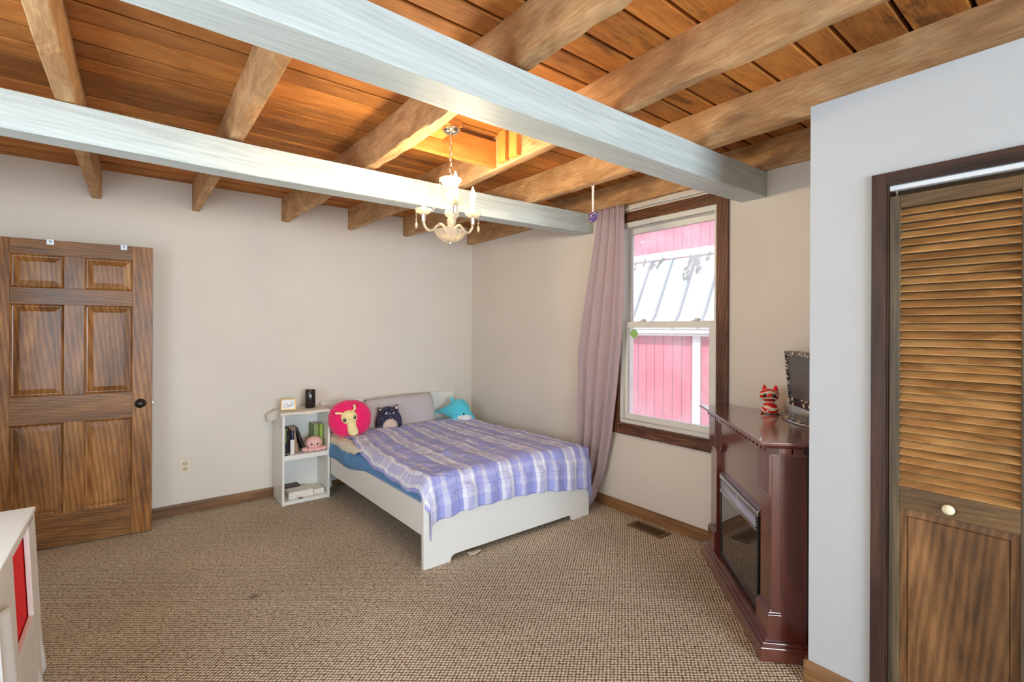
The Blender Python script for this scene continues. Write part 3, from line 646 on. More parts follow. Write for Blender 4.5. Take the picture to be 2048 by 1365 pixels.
# ------------------------------------------------------------------ wall outlet, floor register
ot = thing('wall_outlet', 'ivory duplex outlet low on the wall beside the six-panel door', 'outlet', (.325, YB, .274))
build('cover_plate', MB().box(-.042, .042, -.006, 0, 0, .126), M['ivory'], ot, bevel=.002)
for zz in (.041, .085):
    rc = build('receptacle', MB().prism([(.019*math.cos(t*PI/12), zz+.0155*math.sin(t*PI/12)) for t in range(24)], -.0085, -.0055, 'y'), M['ivory_dark'], ot)
    s_ = MB().box(-.009, -.0065, -.009, -.0083, zz-.002, zz+.007); s_.box(.0065, .009, -.009, -.0083, zz-.002, zz+.007); s_.box(-.002, .002, -.009, -.0083, zz-.010, zz-.006)
    build('slots', s_, M['dark'], rc)
vt = thing('floor_register', 'brown metal floor register set in the carpet below the window', 'floor vent', (2.935, 2.125, .004))
build('frame', MB().box(-.062, .062, -.145, -.122, -.006, .004).box(-.062, .062, .122, .145, -.006, .004).box(-.062, -.045, -.122, .122, -.006, .004).box(.045, .062, -.122, .122, -.006, .004), M['vent'], vt, bevel=.0015)
build('well', MB().box(-.046, .046, -.123, .123, -.0065, -.0025), M['dark'], vt)
s_ = MB()
for k in range(17): yy = -.115+k*.0144; s_.box(-.046, .046, yy-.0028, yy+.0028, -.004, .0035)
build('grille', s_, M['vent'], vt)

# ------------------------------------------------------------------ outside: barn with a metal lean-to roof
gd = build('ground_outside', MB().box(3.3, 30, -10, 25, -.7, -.45), M['ground']); struct(gd)
sh = thing('shed', 'red board barn with a white standing-seam lean-to roof outside the window', 'barn', (6.0, 4.2, -.45))
T = lambda mb: (setattr(mb, 'v', [(x-6.0, y-4.2, z+.45) for x, y, z in mb.v]), mb)[1]
build('board_wall', T(MB().box(6.0, 6.12, .5, 10, -.45, 1.42)), M['siding'], sh)
build('corner_trim', T(MB().box(5.965, 6.0, 3.51, 3.62, -.45, 1.37)), M['ext_trim'], sh)
build('fascia', T(MB().box(5.90, 6.0, .5, 10, 1.365, 1.455).box(5.86, 5.90, .5, 10, 1.405, 1.47)), M['ext_trim'], sh)
rp = [(5.84, 1.465), (6.02, 1.645), (6.47, 2.53), (6.52, 2.50), (6.07, 1.60), (5.90, 1.44)]
rf = build('metal_roof', T(MB().prism(rp, .5, 10, 'y')), M['roof_metal'], sh)
yy = 3.86-.387*8
while yy < 10:
    build('standing_seam', T(MB().prism([(5.835, 1.473), (6.012, 1.655), (6.462, 2.54), (6.440, 2.556), (5.99, 1.672), (5.818, 1.49)], yy-.014, yy+.014, 'y')), M['seam_metal'], rf)
    yy += .387
build('upper_wall', T(MB().box(6.47, 6.6, .5, 10, 2.45, 4.1)), M['siding'], sh)
build('flashing', T(MB().box(6.43, 6.47, .5, 10, 2.545, 2.63).box(6.44, 6.47, .5, 10, 2.63, 2.65)), M['ext_trim'], sh)
vb = MB(); RR = random.Random(5)
for (vy, ln, n_) in ((4.87, .16, 9), (4.52, .17, 10), (4.36, .14, 8), (3.90, .42, 30), (3.80, .3, 22), (3.62, .14, 8), (4.72, .08, 4)):
    p = Vector((6.42, vy, 2.55)); d = Vector((-.45, RR.uniform(-.25, .25), -.88)).normalized()
    pts = [p.copy()]
    for k in range(n_):
        p = p + d*(ln/n_) + Vector((0, RR.uniform(-.012, .012), 0)); pts.append(p.copy())
        for q in range(1):
            c = p + Vector((-.02, RR.uniform(-.05, .05) if ln > .2 else RR.uniform(-.02, .02), RR.uniform(-.02, .02))); s = RR.uniform(.016, .030)
            e = Vector((RR.uniform(-.4, .4), 1, RR.uniform(-.5, .5))).normalized(); g = Vector((-.3, RR.uniform(-.4, .4), -1)).normalized()
            vb.add([c-g*s*1.5, c+e*s, c+g*s*1.5, c-e*s], [(0, 1, 2, 3)])
    vb.tube(pts, .004, 5)
o = build('climbing_vine', vb, M['leaf'], origin=(6.42, 4.2, 2.55)); tag(o, 'thin green vines trailing down the white metal roof outside', 'vine', kind='stuff')

# ================================================================== chandelier
CX, CYY = 1.287, 2.156
ch = thing('chandelier', 'small crystal chandelier with three lit candle bulbs hanging on a chain', 'chandelier', (CX, CYY, 1.885))
Z0 = 1.885
rel = lambda z: z-Z0
cn = MB().lathe([(.0005, .605-.03), (.012, .572), (.03, .576), (.046, .588), (.050, .598), (.048, .603)], n=28)
cn.lathe([(.0005, .556), (.006, .556), (.008, .566), (.005, .577)], n=12)
build('canopy', cn, M['chrome'], ch, smooth=True, angle=.9)
cb = MB(); z = .558; k = 0
while z > .352:
    ln = .017; cb.torus((0, 0, z-ln+.002), .0085, .0024, 'y' if k % 2 else 'x', n=14, k=6, sy=1.9); z -= .0285; k += 1
# stretch links vertically: torus axes y/x lie in xz / yz planes
build('chain', cb, M['chrome'], ch, smooth=True)
crown = MB().lathe([(.010, .288), (.022, .296), (.040, .312), (.054, .332), (.057, .342), (.053, .342), (.038, .318), (.018, .302), (.008, .300)], n=48, flute=.05, nf=12)
build('crown_dish', crown, M['crystal'], ch, smooth=True)
hb = MB().lathe([(.0005, .352), (.006, .35), (.007, .34), (.004, .335), (.004, .30), (.010, .298), (.010, .290), (.004, .288), (.004, .07), (.010, .066), (.010, .052), (.0005, .05)], n=14)
build('stem', hb, M['chrome'], ch, smooth=True, angle=.9)
colp = [(.008, .286), (.017, .276), (.021, .262), (.018, .235), (.013, .205), (.012, .195), (.016, .19), (.026, .178), (.030, .165), (.024, .15), (.014, .142), (.013, .138), (.018, .130), (.017, .112), (.013, .104), (.019, .096), (.018, .084), (.011, .078), (.010, .066)]
build('column', MB().lathe(colp, n=40, flute=.06, nf=10), M['crystal'], ch, smooth=True)
bowl = [(.0005, .010), (.018, .012), (.046, .024), (.068, .044), (.080, .066), (.082, .072), (.077, .070), (.062, .050), (.040, .034), (.012, .028), (.010, .05)]
build('bottom_bowl', MB().lathe(bowl, n=60, flute=.035, nf=15), M['crystal'], ch, smooth=True)
build('finial', MB().lathe([(.0005, -.002), (.006, .0), (.009, .006), (.006, .010), (.012, .013), (.0005, .014)], n=16), M['chrome'], ch, smooth=True)
RH = Vector((math.cos(YAW), -math.sin(YAW), 0)); FH = Vector((math.sin(YAW), math.cos(YAW), 0))
for th in (166, 46, -74):
    t = math.radians(th); d = RH*math.cos(t)+FH*math.sin(t)
    def at(q, z): return (d.x*q, d.y*q, z)
    path = []
    for q, z in ((.020, .062), (.032, .092), (.045, .107), (.060, .112), (.078, .100), (.094, .083), (.112, .078), (.132, .086), (.147, .108), (.152, .130), (.152, .150)):
        path.append(at(q, z))
    pp = []
    for a, b in zip(path, path[1:]): pp += [tuple(Vector(a).lerp(Vector(b), s/3)) for s in range(3)]
    pp.append(path[-1])
    am = build('arm', MB().tube(pp, .0068, 10), M['crystal'], ch, smooth=True)
    c = at(.152, 0)
    build('socket_cup', MB().lathe([(.010, .128), (.0115, .132), (.0115, .162), (.013, .166), (.0005, .168)], c, 16), M['chrome'], am, smooth=True, angle=.8)
    bo = build('bobeche', MB().lathe([(.008, .164), (.022, .168), (.037, .180), (.044, .194), (.041, .195), (.030, .184), (.012, .174), (.0005, .174)], c, 48, flute=.05, nf=12), M['crystal'], am, smooth=True)
    build('candle_sleeve', MB().lathe([(.0105, .172), (.0105, .252), (.0085, .254), (.0005, .254)], c, 16), M['candle'], am, smooth=True, angle=.8)
    build('bulb', MB().lathe([(.0005, .252), (.009, .254), (.0135, .266), (.0155, .279), (.0135, .294), (.008, .312), (.0035, .326), (.0005, .334)], c, 16), M['bulb'], am, smooth=True)
    # bead strand and drop hanging from the bobeche rim
    sb = MB()
    e = d*.193
    for k in range(4): sb.ball((e.x, e.y, .178-.0125*k), .0052, 8, 6)
    sb.lathe([(.0005, .092), (.006, .10), (.0085, .113), (.004, .13), (.0005, .134)], (e.x, e.y, 0), 8)
    build('crystal_drop', sb, M['crystal'], ch, smooth=True)
for th in (190, 70, -50):
    t = math.radians(th); d = RH*math.cos(t)+FH*math.sin(t); sb = MB()
    for k in range(11):
        q = k/10; rr = .056+.035*q**1.5; sb.ball((d.x*rr, d.y*rr, .326-.155*q), .0055 if k % 2 else .0042, 8, 6)
    build('bead_strand', sb, M['crystal'], ch, smooth=True)

# ================================================================== hanging wire ornament
og = thing('hanging_ornament', 'purple wire-wrapped ball with a ring hanging by white ribbon near the curtain top', 'ornament', (2.42, 2.205, 2.205))
rb = MB()
for s in (-1, 1):
    rb.grid(lambda u, v, s=s: (-.0015*s+.004*s*math.sin(v*PI), (u-.5)*.022*(1-.55*(1-v)), .036+(.212-.036)*v), 3, 12)
build('ribbon', rb, M['ribbon'], og, solid=.0008)
build('bead', MB().ball((0, 0, 0), .031, 20, 14), M['violet_dark'], og, smooth=True)
wr = MB(); axis = Vector((.3, -.5, .8)).normalized(); a1 = axis.orthogonal().normalized(); a2 = axis.cross(a1); pts = []
for k in range(200):
    q = k/199; ph = q*2*PI*7; la = (q-.5)*PI*.94
    pts.append(tuple((a1*math.cos(ph)+a2*math.sin(ph))*.034*math.cos(la)+axis*.034*math.sin(la)))
wr.tube(pts, .0033, 6); build('wire_wrap', wr, M['purple'], og, smooth=True)
rg = MB(); b1 = (RH*.75+Vector((0, 0, .62))).normalized(); b2 = (FH*.9-Vector((0, 0, .3))).normalized()
rg.tube([tuple(b1*.052*math.cos(q*2*PI/40)+b2*.052*math.sin(q*2*PI/40)) for q in range(41)], .0026, 6); build('ring', rg, M['chrome'], og, smooth=True)

# ================================================================== curtain and rod
o = build('curtain_rod', MB().tube([(3.035, 1.56, 2.392), (3.035, 2.70, 2.392)], .0055, 10).ball((3.035, 1.555, 2.392), .009, 10, 8).ball((3.035, 2.705, 2.392), .009, 10, 8)
          .box(3.033, XW, 1.575, 1.585, 2.388, 2.396).box(3.033, XW, 2.69, 2.70, 2.388, 2.396), M['white_metal'], origin=(3.035, 2.1, 2.392), smooth=True, angle=.8)
tag(o, 'thin white curtain rod across the top of the window', 'curtain rod')
def lerp_tab(tab, x):
    if x <= tab[0][0]: return tab[0][1]
    for (a, b), (c, d) in zip(tab, tab[1:]):
        if x <= c: return b+(d-b)*(x-a)/(c-a)
    return tab[-1][1]
LT = [(0, 2.84), (.10, 2.90), (.43, 2.905), (1.25, 2.905), (1.8, 2.80), (2.38, 2.675)]
RT = [(0, 2.685), (.10, 2.68), (.30, 2.60), (.6, 2.53), (1.0, 2.475), (1.4, 2.43), (1.84, 2.41), (2.42, 2.41)]
zb = -.005
def cur(u, v):
    z = zb+(2.425-zb)*v
    yl, yr = lerp_tab(LT, z), lerp_tab(RT, z)
    y = yl+(yr-yl)*(u+.012*math.sin(u*31))
    amp = .020+.014*(1-v)
    ph = u*2*PI*4.3+.7*math.sin(v*2.2)+.5*math.sin(3*u+2*v)
    x = 2.985+amp*math.sin(ph)+.006*math.sin(ph*2.0+1+v*2)+.002*noise.noise(Vector((u*9, v*7, 2)))
    if v > .955: x += (.006*math.sin(u*2*PI*19)); 
    if v < .06:
        q = (.06-v)/.06; x -= .10*q*q*(.6+.4*math.sin(u*7)); y -= 0.0; z = zb+.004+max(0, z-zb)*.9+.012*q*abs(math.sin(u*11+1))
    return (x, y, z)
o = build('curtain', MB().grid(cur, 150, 90), M['curtain'], origin=(2.985, 2.7, 0), smooth=True, solid=.002)
tag(o, 'long mauve curtain panel gathered at one side of the window and pooling on the carpet', 'curtain')

# ================================================================== bed
TILT = -.0205
bed = thing('bed_frame', 'white full-size bed frame with a cut-out footboard', 'bed', (2.09, 2.588, -.001), (TILT, 0, 0))
X0, X1 = -.72, .72
def arcpts(cx, cz, r, a0, a1, n=8): return [(cx+r*math.cos(math.radians(a0+(a1-a0)*k/n)), cz+r*math.sin(math.radians(a0+(a1-a0)*k/n))) for k in range(n+1)]
poly = [(X0, 0), (X0+.186, 0)] + arcpts(X0+.226, 0, .04, 180, 90) + arcpts(X1-.226, 0, .04, 90, 0) + [(X1-.186, 0), (X1, 0), (X1, .428), (X0, .428)]
build('footboard', MB().prism(poly, 0, .030, 'y'), M['white'], bed, bevel=.0015)
build('headboard', MB().prism([(X0, 0), (X0+.1, 0), (X0+.1, .06), (X1-.1, .06), (X1-.1, 0), (X1, 0), (X1, .805), (X0, .805)], 2.018, 2.046, 'y'), M['white'], bed, bevel=.002)
for xa in (X0+.001, X1-.021): build('side_rail', MB().box(xa, xa+.020, .0305, 2.0175, .200, .392), M['white'], bed, bevel=.0015)
build('center_beam', MB().box(-.03, .03, .0305, 2.0175, .15, .215), M['steel'], bed)
for k in range(13): build('bed_slat', MB().box(X0+.022, X1-.022, .08+k*.148, .15+k*.148, .216, .234), M['header'], bed)

def bedpt(x, y, z):      # bed-local (x about centre, y from footboard) to world
    c, s = math.cos(TILT), math.sin(TILT)
    return (2.09+x, 2.588+c*y-s*z, -.001+s*y+c*z)
def sm(a, b, x): t = min(1, max(0, (x-a)/(b-a))); return t*t*(3-2*t)
mt = MB(); rings_ = []
NS = 70
for i in range(NS+1):
    y = .036+1.975*i/NS
    h = sm(.55, 1.25, y)
    zb_ = .400-.050*sm(.7, 1.5, y)+.022*sm(1.7, 1.95, y)
    e = .03*(1-min(1, min(i, NS-i)/3))
    wv = .010*noise.noise(Vector((y*7, 0, 1)))+.005*noise.noise(Vector((y*19, 3, 1)))
    xs = [(-.60, .236), (-.690, .24), (-.697, .36), (-.703-.030*h, zb_+.012*math.sin(y*9)*h), (-.706-.030*h+wv, zb_+.035), (-.712-.020*h+wv*1.4, .440), (-.706-.008*h+wv, .475), (-.685, .498), (-.64, .508),
          (-.4, .510), (0, .512), (.4, .510), (.64, .508), (.685, .498), (.70, .46), (.70, .40), (.69, .24), (.60, .236)]
    rings_.append([bedpt(x*(1-e*.5), y, z-(e if z > .45 else 0)) for x, z in xs])
mt.rings(rings_)
o = build('mattress', mt, M['sheet'], origin=bedpt(0, 1.0, .24), smooth=True)
tag(o, 'mattress covered by a blue fitted sheet on the white bed', 'mattress')

def drape(a, b, ztop, rad, off):
    """a: distance inward from the left mattress edge (neg. hangs), b: distance past the foot edge (pos. hangs)."""
    xa, za = a, 0
    if a < rad:
        L = rad-a; th = min(L/rad, PI/2)
        xa = rad-rad*math.sin(th); za = -(rad-rad*math.cos(th)); ex = L-rad*PI/2
        if ex > 0: za -= ex
    yb, zb2 = b, 0
    if b > -rad:
        L = b+rad; th = min(L/rad, PI/2)
        yb = -rad+rad*math.sin(th); zb2 = -(rad-rad*math.cos(th)); ex = L-rad*PI/2
        if ex > 0: zb2 -= ex
    return xa-off, -yb-off, ztop+za+zb2
def quilt_noise(x, y):
    q = .010*noise.noise(Vector((x*3.5, y*2.2, 1)))+.010*noise.noise(Vector((x*11, y*6, 4)))+.006*noise.noise(Vector((x*26, y*14, 2)))
    s = abs(math.sin(x/.15*PI)); q -= .008*(1-s)**3
    q += .0035*math.sin(y*46+3*noise.noise(Vector((x*6, y*3, 9))))*(1-s)
    q += .022*math.exp(-((x-.42)/.05)**2-((y-.42)/.06)**2)          # bunched up knot of cloth near the foot
    return q
HEM = [(-.2, .255), (.06, .255), (.30, .222), (.7, .222), (1.0, .245), (1.2, .285), (1.46, .315)]
LEFT = [(-.1, -.070), (.2, -.095), (.45, -.085), (.8, -.060), (.95, -.030), (1.15, .0), (1.30, .045), (1.45, .075), (1.62, .075), (1.8, .06)]
def quilt(u, v):
    # v 0 at the foot hem, 1 at the head edge
    head = 1.66+.10*u
    # inward distance
    yy = None
    hem = lerp_tab(HEM, u*1.45)
    s = -hem+(head+hem)*v               # signed length: negative hangs over the foot
    al = lerp_tab(LEFT, max(s, -.1))+.006*math.sin(s*23)
    a = al+(1.455-al)*u
    x, y, z = drape(a, -s, .545, .06, .0)
    # right side rolls down
    rr = a-1.395
    if rr > 0: z -= min(.10, rr*1.4); 
    nq = quilt_noise(a, s)
    crown = .012*math.sin(PI*min(1, max(0, a/1.43)))
    if s > -.05: z += nq+crown*sm(-.05, .15, s)
    hang = sm(.02, .10, -s)
    if hang: y -= hang*(.022+abs(nq)*1.0+.010*math.sin(a*2*PI/.15+.6)*hang)
    if a < 0: x -= .014*sm(0, .06, -a)+abs(nq)*.4
    # the loose corner swings outward from the footboard edge
    cw = sm(.04, -.06, a)*hang
    x += .045*cw; y -= .012*cw
    X = -.708+x; Y = .008+y
    if s > .0 and a > .0: z = max(z, .517)
    return bedpt(X, Y, z)
qb = MB().grid(quilt, 130, 170, lambda u, v: (u*1.5, v*2.0))
o = build('quilt', qb, M['plaid'], origin=bedpt(0, .8, .55), smooth=True, solid=.006)
tag(o, 'periwinkle and white plaid quilt spread over the bed and hanging past the footboard', 'quilt')
def throw(u, v):
    y = .98+.90*v; a0 = -.050+.010*math.sin(y*17)+.02*sm(1.5, 1.9, y)+.10*(1-sm(.98, 1.18, y))
    a = a0+(1.42-a0)*u
    x, yb, z = drape(a, -1.0, .5265, .03, 0)
    if a > 1.38: z -= (a-1.38)*.6
    if a < .02: x -= .010
    z += .004*noise.noise(Vector((a*40, y*40, 3)))+.0015
    return bedpt(-.712+x, y, z)
o = build('throw_blanket', MB().grid(throw, 90, 70), M['throw'], origin=bedpt(0, 1.4, .53), smooth=True, solid=.006)
tag(o, 'cream bobble-knit throw peeking out beneath the plaid quilt at the head of the bed', 'blanket')

# pillow leaning on the headboard
pl = MB(); W2, H2, T2 = .375, .185, .075
def pil(sgn):
    def f(u, v):
        a, b = u*2-1, v*2-1
        e = max(0, (1-a**6)*(1-b**6))**.5
        k = 1-.05*(1-abs(b))*a*a
        t = T2*e*(.82+.18*math.cos(a*1.2))
        return (W2*a*(1-.04*b*b), sgn*t+.006*noise.noise(Vector((a*3, b*3, sgn)))*e, H2*b*(1-.05*a*a))
    return f
pl.grid(pil(-1), 40, 26); pl.grid(pil(1), 40, 26)
o = build('pillow', pl, M['pillow'], smooth=True); o.location = (2.115, 4.475, .598); o.rotation_euler = (math.radians(-16), math.radians(-1.2), math.radians(1))
tag(o, 'pale grey-mauve pillow propped against the white headboard', 'pillow')

# ------------------------------------------------------------------ plush toys on the bed
def rotz_thing(name, label, cat, loc, rz, rx=0, group=None):
    return thing(name, label, cat, loc, (rx, 0, rz), group)
G_PL = 'plush toys on the bed'
sn = rotz_thing('plush_snail', 'round hot pink fleece snail cushion with a pale yellow face', 'plush toy', (1.508, 4.225, .490), math.radians(-14), math.radians(-9), G_PL); sn.scale = (.93, .93, .93)
build('shell', MB().ball((0, 0, .172), (.196, .098, .176), 64, 40, bump=.035, bs=16, ex=.9), M['pink_fur'], sn, smooth=True)
hd = build('head', MB().ball((-.018, -.094, .186), (.074, .050, .068), 28, 18), M['cream_plush'], sn, smooth=True)
build('neck', MB().rings([[(cx_+r_*math.cos(q*PI/10), -.090-.036*math.sin(q*PI/10), z_) for q in range(20)] for cx_, r_, z_ in ((-.004, .050, .15), (.004, .042, .115), (.012, .047, .07), (.018, .049, .045), (.018, .040, .022), (.018, .014, .014))]), M['cream_plush'], sn, smooth=True)
for pts in ([(-.070, -.100, .220), (-.092, -.108, .226), (-.112, -.110, .228), (-.132, -.108, .230)], [(.012, -.100, .244), (.028, -.110, .254), (.034, -.113, .268), (.026, -.112, .292)]):
    build('antenna', MB().tube(pts, [.011, .011, .0115, .0125], 10).ball(pts[-1], .0125, 10, 8), M['cream_plush'], hd, smooth=True)
for ex, ez in ((-.060, .164), (.026, .184)):
    e_ = build('eye', MB().ball((ex, -.134 if ex < 0 else -.133, ez), (.0150, .008, .0165), 14, 10), M['plush_black'], hd, smooth=True)
    build('eye_glint', MB().ball((ex-.003, -.1415, ez+.005), .0036, 8, 6), M['dot'], e_, smooth=True)
build('mouth', MB().tube([(-.026, -.1445, .168), (-.018, -.1455, .164), (-.010, -.1445, .169)], .0014, 6), M['plush_black'], hd)

ct = rotz_thing('plush_cat', 'small navy plush with pale rings, cat ears and a beige belly', 'plush toy', (1.905, 4.300, .480), math.radians(-12), math.radians(-10), G_PL)
rg_ = []
for q in range(17):
    t = q/16; zz = .232*t; r_ = .124*math.sqrt(max(0, 1-((t-.30)/.70)**2)) if t > .30 else .124*(1-((.30-t)/.30)**2*.22)
    if q == 0: r_ = .09
    rg_.append([(r_*math.cos(k*PI/18), .62*r_*math.sin(k*PI/18), zz) for k in range(36)])
build('body', MB().rings(rg_), M['navy_plush'], ct, smooth=True)
bp_ = [(.072*math.cos(math.radians(a)), .034+.078*math.sin(math.radians(a))) for a in range(0, 181, 12)]
belly = MB(); n_ = len(bp_)
def surf_y(x, z, out=.004):
    t = z/.232; r_ = .124*math.sqrt(max(0, 1-((t-.30)/.70)**2)) if t > .30 else .124*(1-((.30-t)/.30)**2*.22)
    return -.62*math.sqrt(max(0, r_*r_-x*x))-out
vs = [(x, surf_y(x, z), z) for x, z in bp_]; vs2 = [(x*.5, surf_y(x*.5, (z-.034)*.5+.034, .007), (z-.034)*.5+.034) for x, z in bp_]; c0 = (0, surf_y(0, .045, .008), .045)
belly.add(vs+vs2+[c0], [(i, (i+1) % n_, n_+(i+1) % n_, n_+i) for i in range(n_)]+[(n_+i, n_+(i+1) % n_, 2*n_) for i in range(n_)])
build('belly_patch', belly, M['ear_in'], ct, smooth=True, solid=.004)
for s, zt_, lean in ((-1, .240, -.02), (1, .258, .012)):
    ea = build('ear', MB().prism([(s*.076-.026, .180), (s*.076+.022, .185), (s*.080+.012, zt_-.022), (s*.082+lean*.3, zt_-.012), (s*.078-.018, zt_-.024)], -.006, .008, 'y'), M['navy_plush'], ct, bevel=.005)
    build('ear_lining', MB().prism([(s*.076-.016, .195), (s*.076+.012, .198), (s*.079+.006, zt_-.028), (s*.077-.010, zt_-.030)], -.0085, -.0062, 'y'), M['ear_in'], ea)
for ex in (-.034, .034): build('eye', MB().torus((ex, surf_y(ex, .165, .002), .165), .0055, .0016, 'y', n=14, k=6).ball((ex, surf_y(ex, .165, .001), .165), .004, 10, 8), M['dot'], ct, smooth=True)
build('nose', MB().ball((0, surf_y(0, .158, .002), .158), (.006, .003, .004), 10, 8), M['ear_in'], ct, smooth=True)

dp = rotz_thing('plush_dolphin', 'turquoise plush dolphin with a white belly lying beside the pillow', 'plush toy', (2.675, 4.345, .472), math.radians(-52), 0, G_PL); dp.scale = (1.08, 1.08, 1.22)
sec = [(-.20, .085, .004, .006), (-.165, .088, .014, .014), (-.12, .090, .032, .034), (-.06, .096, .060, .066), (-.01, .100, .082, .090), (.045, .102, .092, .098), (.09, .094, .084, .086), (.125, .074, .058, .060), (.150, .052, .036, .034), (.178, .038, .022, .018), (.190, .034, .005, .005)]
build('body', MB().rings([[(x, ry*math.cos(k*PI/12), zc+rz*math.sin(k*PI/12)) for k in range(24)] for x, zc, ry, rz in sec]), M['turq'], dp, smooth=True)
build('belly', MB().ball((.075, -.030, .044), (.092, .066, .040), 20, 14), M['plush_white'], dp, smooth=True)
build('dorsal_fin', MB().rings([[(x+cx_*1.0, y, z) for x, y in ((-s_, 0), (-s_*.3, -s_*.45), (s_*.6, -s_*.3), (s_, 0), (s_*.6, s_*.3), (-s_*.3, s_*.45))] for cx_, z, s_ in ((-.02, .150, .045), (-.035, .185, .034), (-.055, .205, .018), (-.066, .210, .005))]), M['turq'], dp, smooth=True, sub=1)
for s in (-1, 1):
    build('flipper', MB().rings([[(cx_+.032*k_*math.cos(q*PI/6), cy_+.012*k_*math.sin(q*PI/6), z_) for q in range(12)] for cx_, cy_, z_, k_ in ((.03, s*.070, .075, .9), (.02, s*.088, .045, 1.05), (.008, s*.100, .018, .8), (-.002, s*.105, .006, .3))]), M['turq'], dp, smooth=True)
build('tail_fluke', MB().ball((-.215, -.035, .074), (.030, .052, .010), 14, 8).ball((-.215, .035, .074), (.030, .052, .010), 14, 8), M['turq'], dp, smooth=True)
for s in (-1, 1): build('eye', MB().ball((.104, s*.079, .082), (.009, .005, .010), 12, 8), M['plush_black'], dp, smooth=True)

# ================================================================== bookcase and what it holds
fz = floor_z(4.40)
BX0, BX1, BY0, BY1, BT = .974, 1.362, 4.325, 4.640, .735
bk = thing('bookcase', 'small white two-tier bookcase standing between the outlet and the bed', 'bookcase', (BX0, BY0, fz-.001))
T = lambda mb: (setattr(mb, 'v', [(x-BX0, y-BY0, z-fz+.001) for x, y, z in mb.v]), mb)[1]
SH, SB = .376, -.006
build('side_panel', T(MB().box(BX0, BX0+.018, BY0, BY1, fz, BT)), M['white'], bk, bevel=.001)
build('side_panel', T(MB().box(BX1-.018, BX1, BY0, BY1, fz, BT)), M['white'], bk, bevel=.001)
build('top_panel', T(MB().box(BX0+.018, BX1-.018, BY0+.0005, BY1, BT-.018, BT)), M['white'], bk, bevel=.001)
build('middle_shelf', T(MB().box(BX0+.018, BX1-.018, BY0+.002, BY1-.004, SH-.040, SH)), M['white'], bk, bevel=.001)
build('bottom_shelf', T(MB().box(BX0+.018, BX1-.018, BY0+.001, BY1-.004, SB-.030, SB)), M['white'], bk, bevel=.001)
build('back_panel', T(MB().box(BX0+.018, BX1-.018, BY1-.004, BY1, SB, BT-.018)), M['white'], bk)
def runner(u, v):
    y = BY0-.008+.27*v+.004*math.sin(u*20)
    L = -.115*(1-.25*v)*(1+.2*math.sin(v*8)); s = L+(.392+.026-L)*u      # s<0 hangs over the far left side
    z = BT+.0035+.0025*noise.noise(Vector((u*14, v*9, 0)))
    x = BX0+s
    if s < .0: x = BX0-.007-.006*math.sin(v*9+s*30)-.02*max(0, -s-.05)-.06*sm(.55, .95, v)*min(1, -s/.04); z = BT+.0035+s
    if s > .388: x = BX1+.004; z = BT+.0035-(s-.388)*1.2
    if v < .10:
        q = (.10-v)/.10; y = BY0-.006-.003*math.sin(u*16); z -= (.024+.008*math.sin(u*13))*q
    return (x, y, z)
o = build('shelf_runner', MB().grid(runner, 60, 24), M['runner'], origin=(1.17, 4.45, BT), smooth=True, solid=.002)
tag(o, 'cream cloth runner draped over the top of the white bookcase', 'cloth')

pf = thing('picture_frame', 'small brass picture frame holding a line drawing on the bookcase', 'picture frame', (1.050, 4.455, BT+.0065), (math.radians(-14), 0, math.radians(-12)))
FW, FH = .116, .094
build('frame', MB().box(-FW/2, FW/2, -.008, .006, 0, .007).box(-FW/2, FW/2, -.008, .006, FH-.007, FH).box(-FW/2, -FW/2+.007, -.008, .006, .007, FH-.007).box(FW/2-.007, FW/2, -.008, .006, .007, FH-.007), M['gold'], pf, bevel=.001)
pc = build('picture', MB().box(-FW/2+.006, FW/2-.006, -.002, .004, .006, FH-.006), M['dot'], pf)
ln = MB()
for pts in ([(-.035, .02), (-.030, .052), (-.018, .066), (-.006, .054), (.002, .030), (.014, .028)], [(-.028, .018), (-.018, .05), (-.008, .044), (.0, .022)], [(.012, .03), (.02, .06), (.032, .074), (.040, .066), (.034, .042)], [(-.01, .02), (.008, .04), (.022, .048), (.036, .03)], [(.02, .026), (.03, .05), (.044, .06)]):
    ln.tube([(x, -.0028, z) for x, z in pts], .0011, 6)
build('drawing', ln, M['navy'], pc)
build('easel_leg', MB().box(-.015, .015, .006, .010, .002, .07), M['dark_metal'], pf, rotz=0)
jr = thing('candle_jar', 'black glass candle jar on the bookcase runner', 'candle', (1.243, 4.50, BT+.0055))
build('glass', MB().lathe([(.0005, .0), (.041, .0), (.044, .004), (.0445, .155), (.0425, .158), (.041, .154), (.041, .008), (.0005, .008)], n=36), M['jar'], jr, smooth=True, angle=.8)
build('wax', MB().lathe([(.0405, .0085), (.0405, .105), (.0005, .108)], n=30), M['wax'], jr, smooth=True, angle=.8)

def book(label, x, y, w, d, h, cover, lean=0, rz=0, z=None, spine_marks=None, flat=False):
    """upright book, spine toward the room (-y)"""
    b = thing('book', label, 'book', (x, y, (SH if z is None else z)+.001+w/2*abs(math.sin(lean))), (0, lean, rz), 'books in the white bookcase')
    if not flat:
        build('cover', MB().box(-w/2, -w/2+.003, 0, d, 0, h).box(w/2-.003, w/2, 0, d, 0, h).box(-w/2+.003, w/2-.003, 0, .003, 0, h), cover, b, bevel=.0008)
        build('pages', MB().box(-w/2+.0032, w/2-.0032, .0032, d-.005, .004, h-.004), M['paper'], b)
    else:
        build('cover', MB().box(-w/2, w/2, 0, d, 0, .003).box(-w/2, w/2, 0, d, h-.003, h).box(-w/2, w/2, 0, .003, .003, h-.003), cover, b, bevel=.0008)
        build('pages', MB().box(-w/2+.004, w/2-.004, .0032, d-.004, .0032, h-.0032), M['paper'], b)
    if spine_marks:
        s_ = MB()
        for q, (za, zb_, xa, xb) in enumerate(spine_marks): s_.box(xa, xb, -.0008, -.0001, za, zb_)
        build('spine_print', s_, M['dot'], b)
    return b
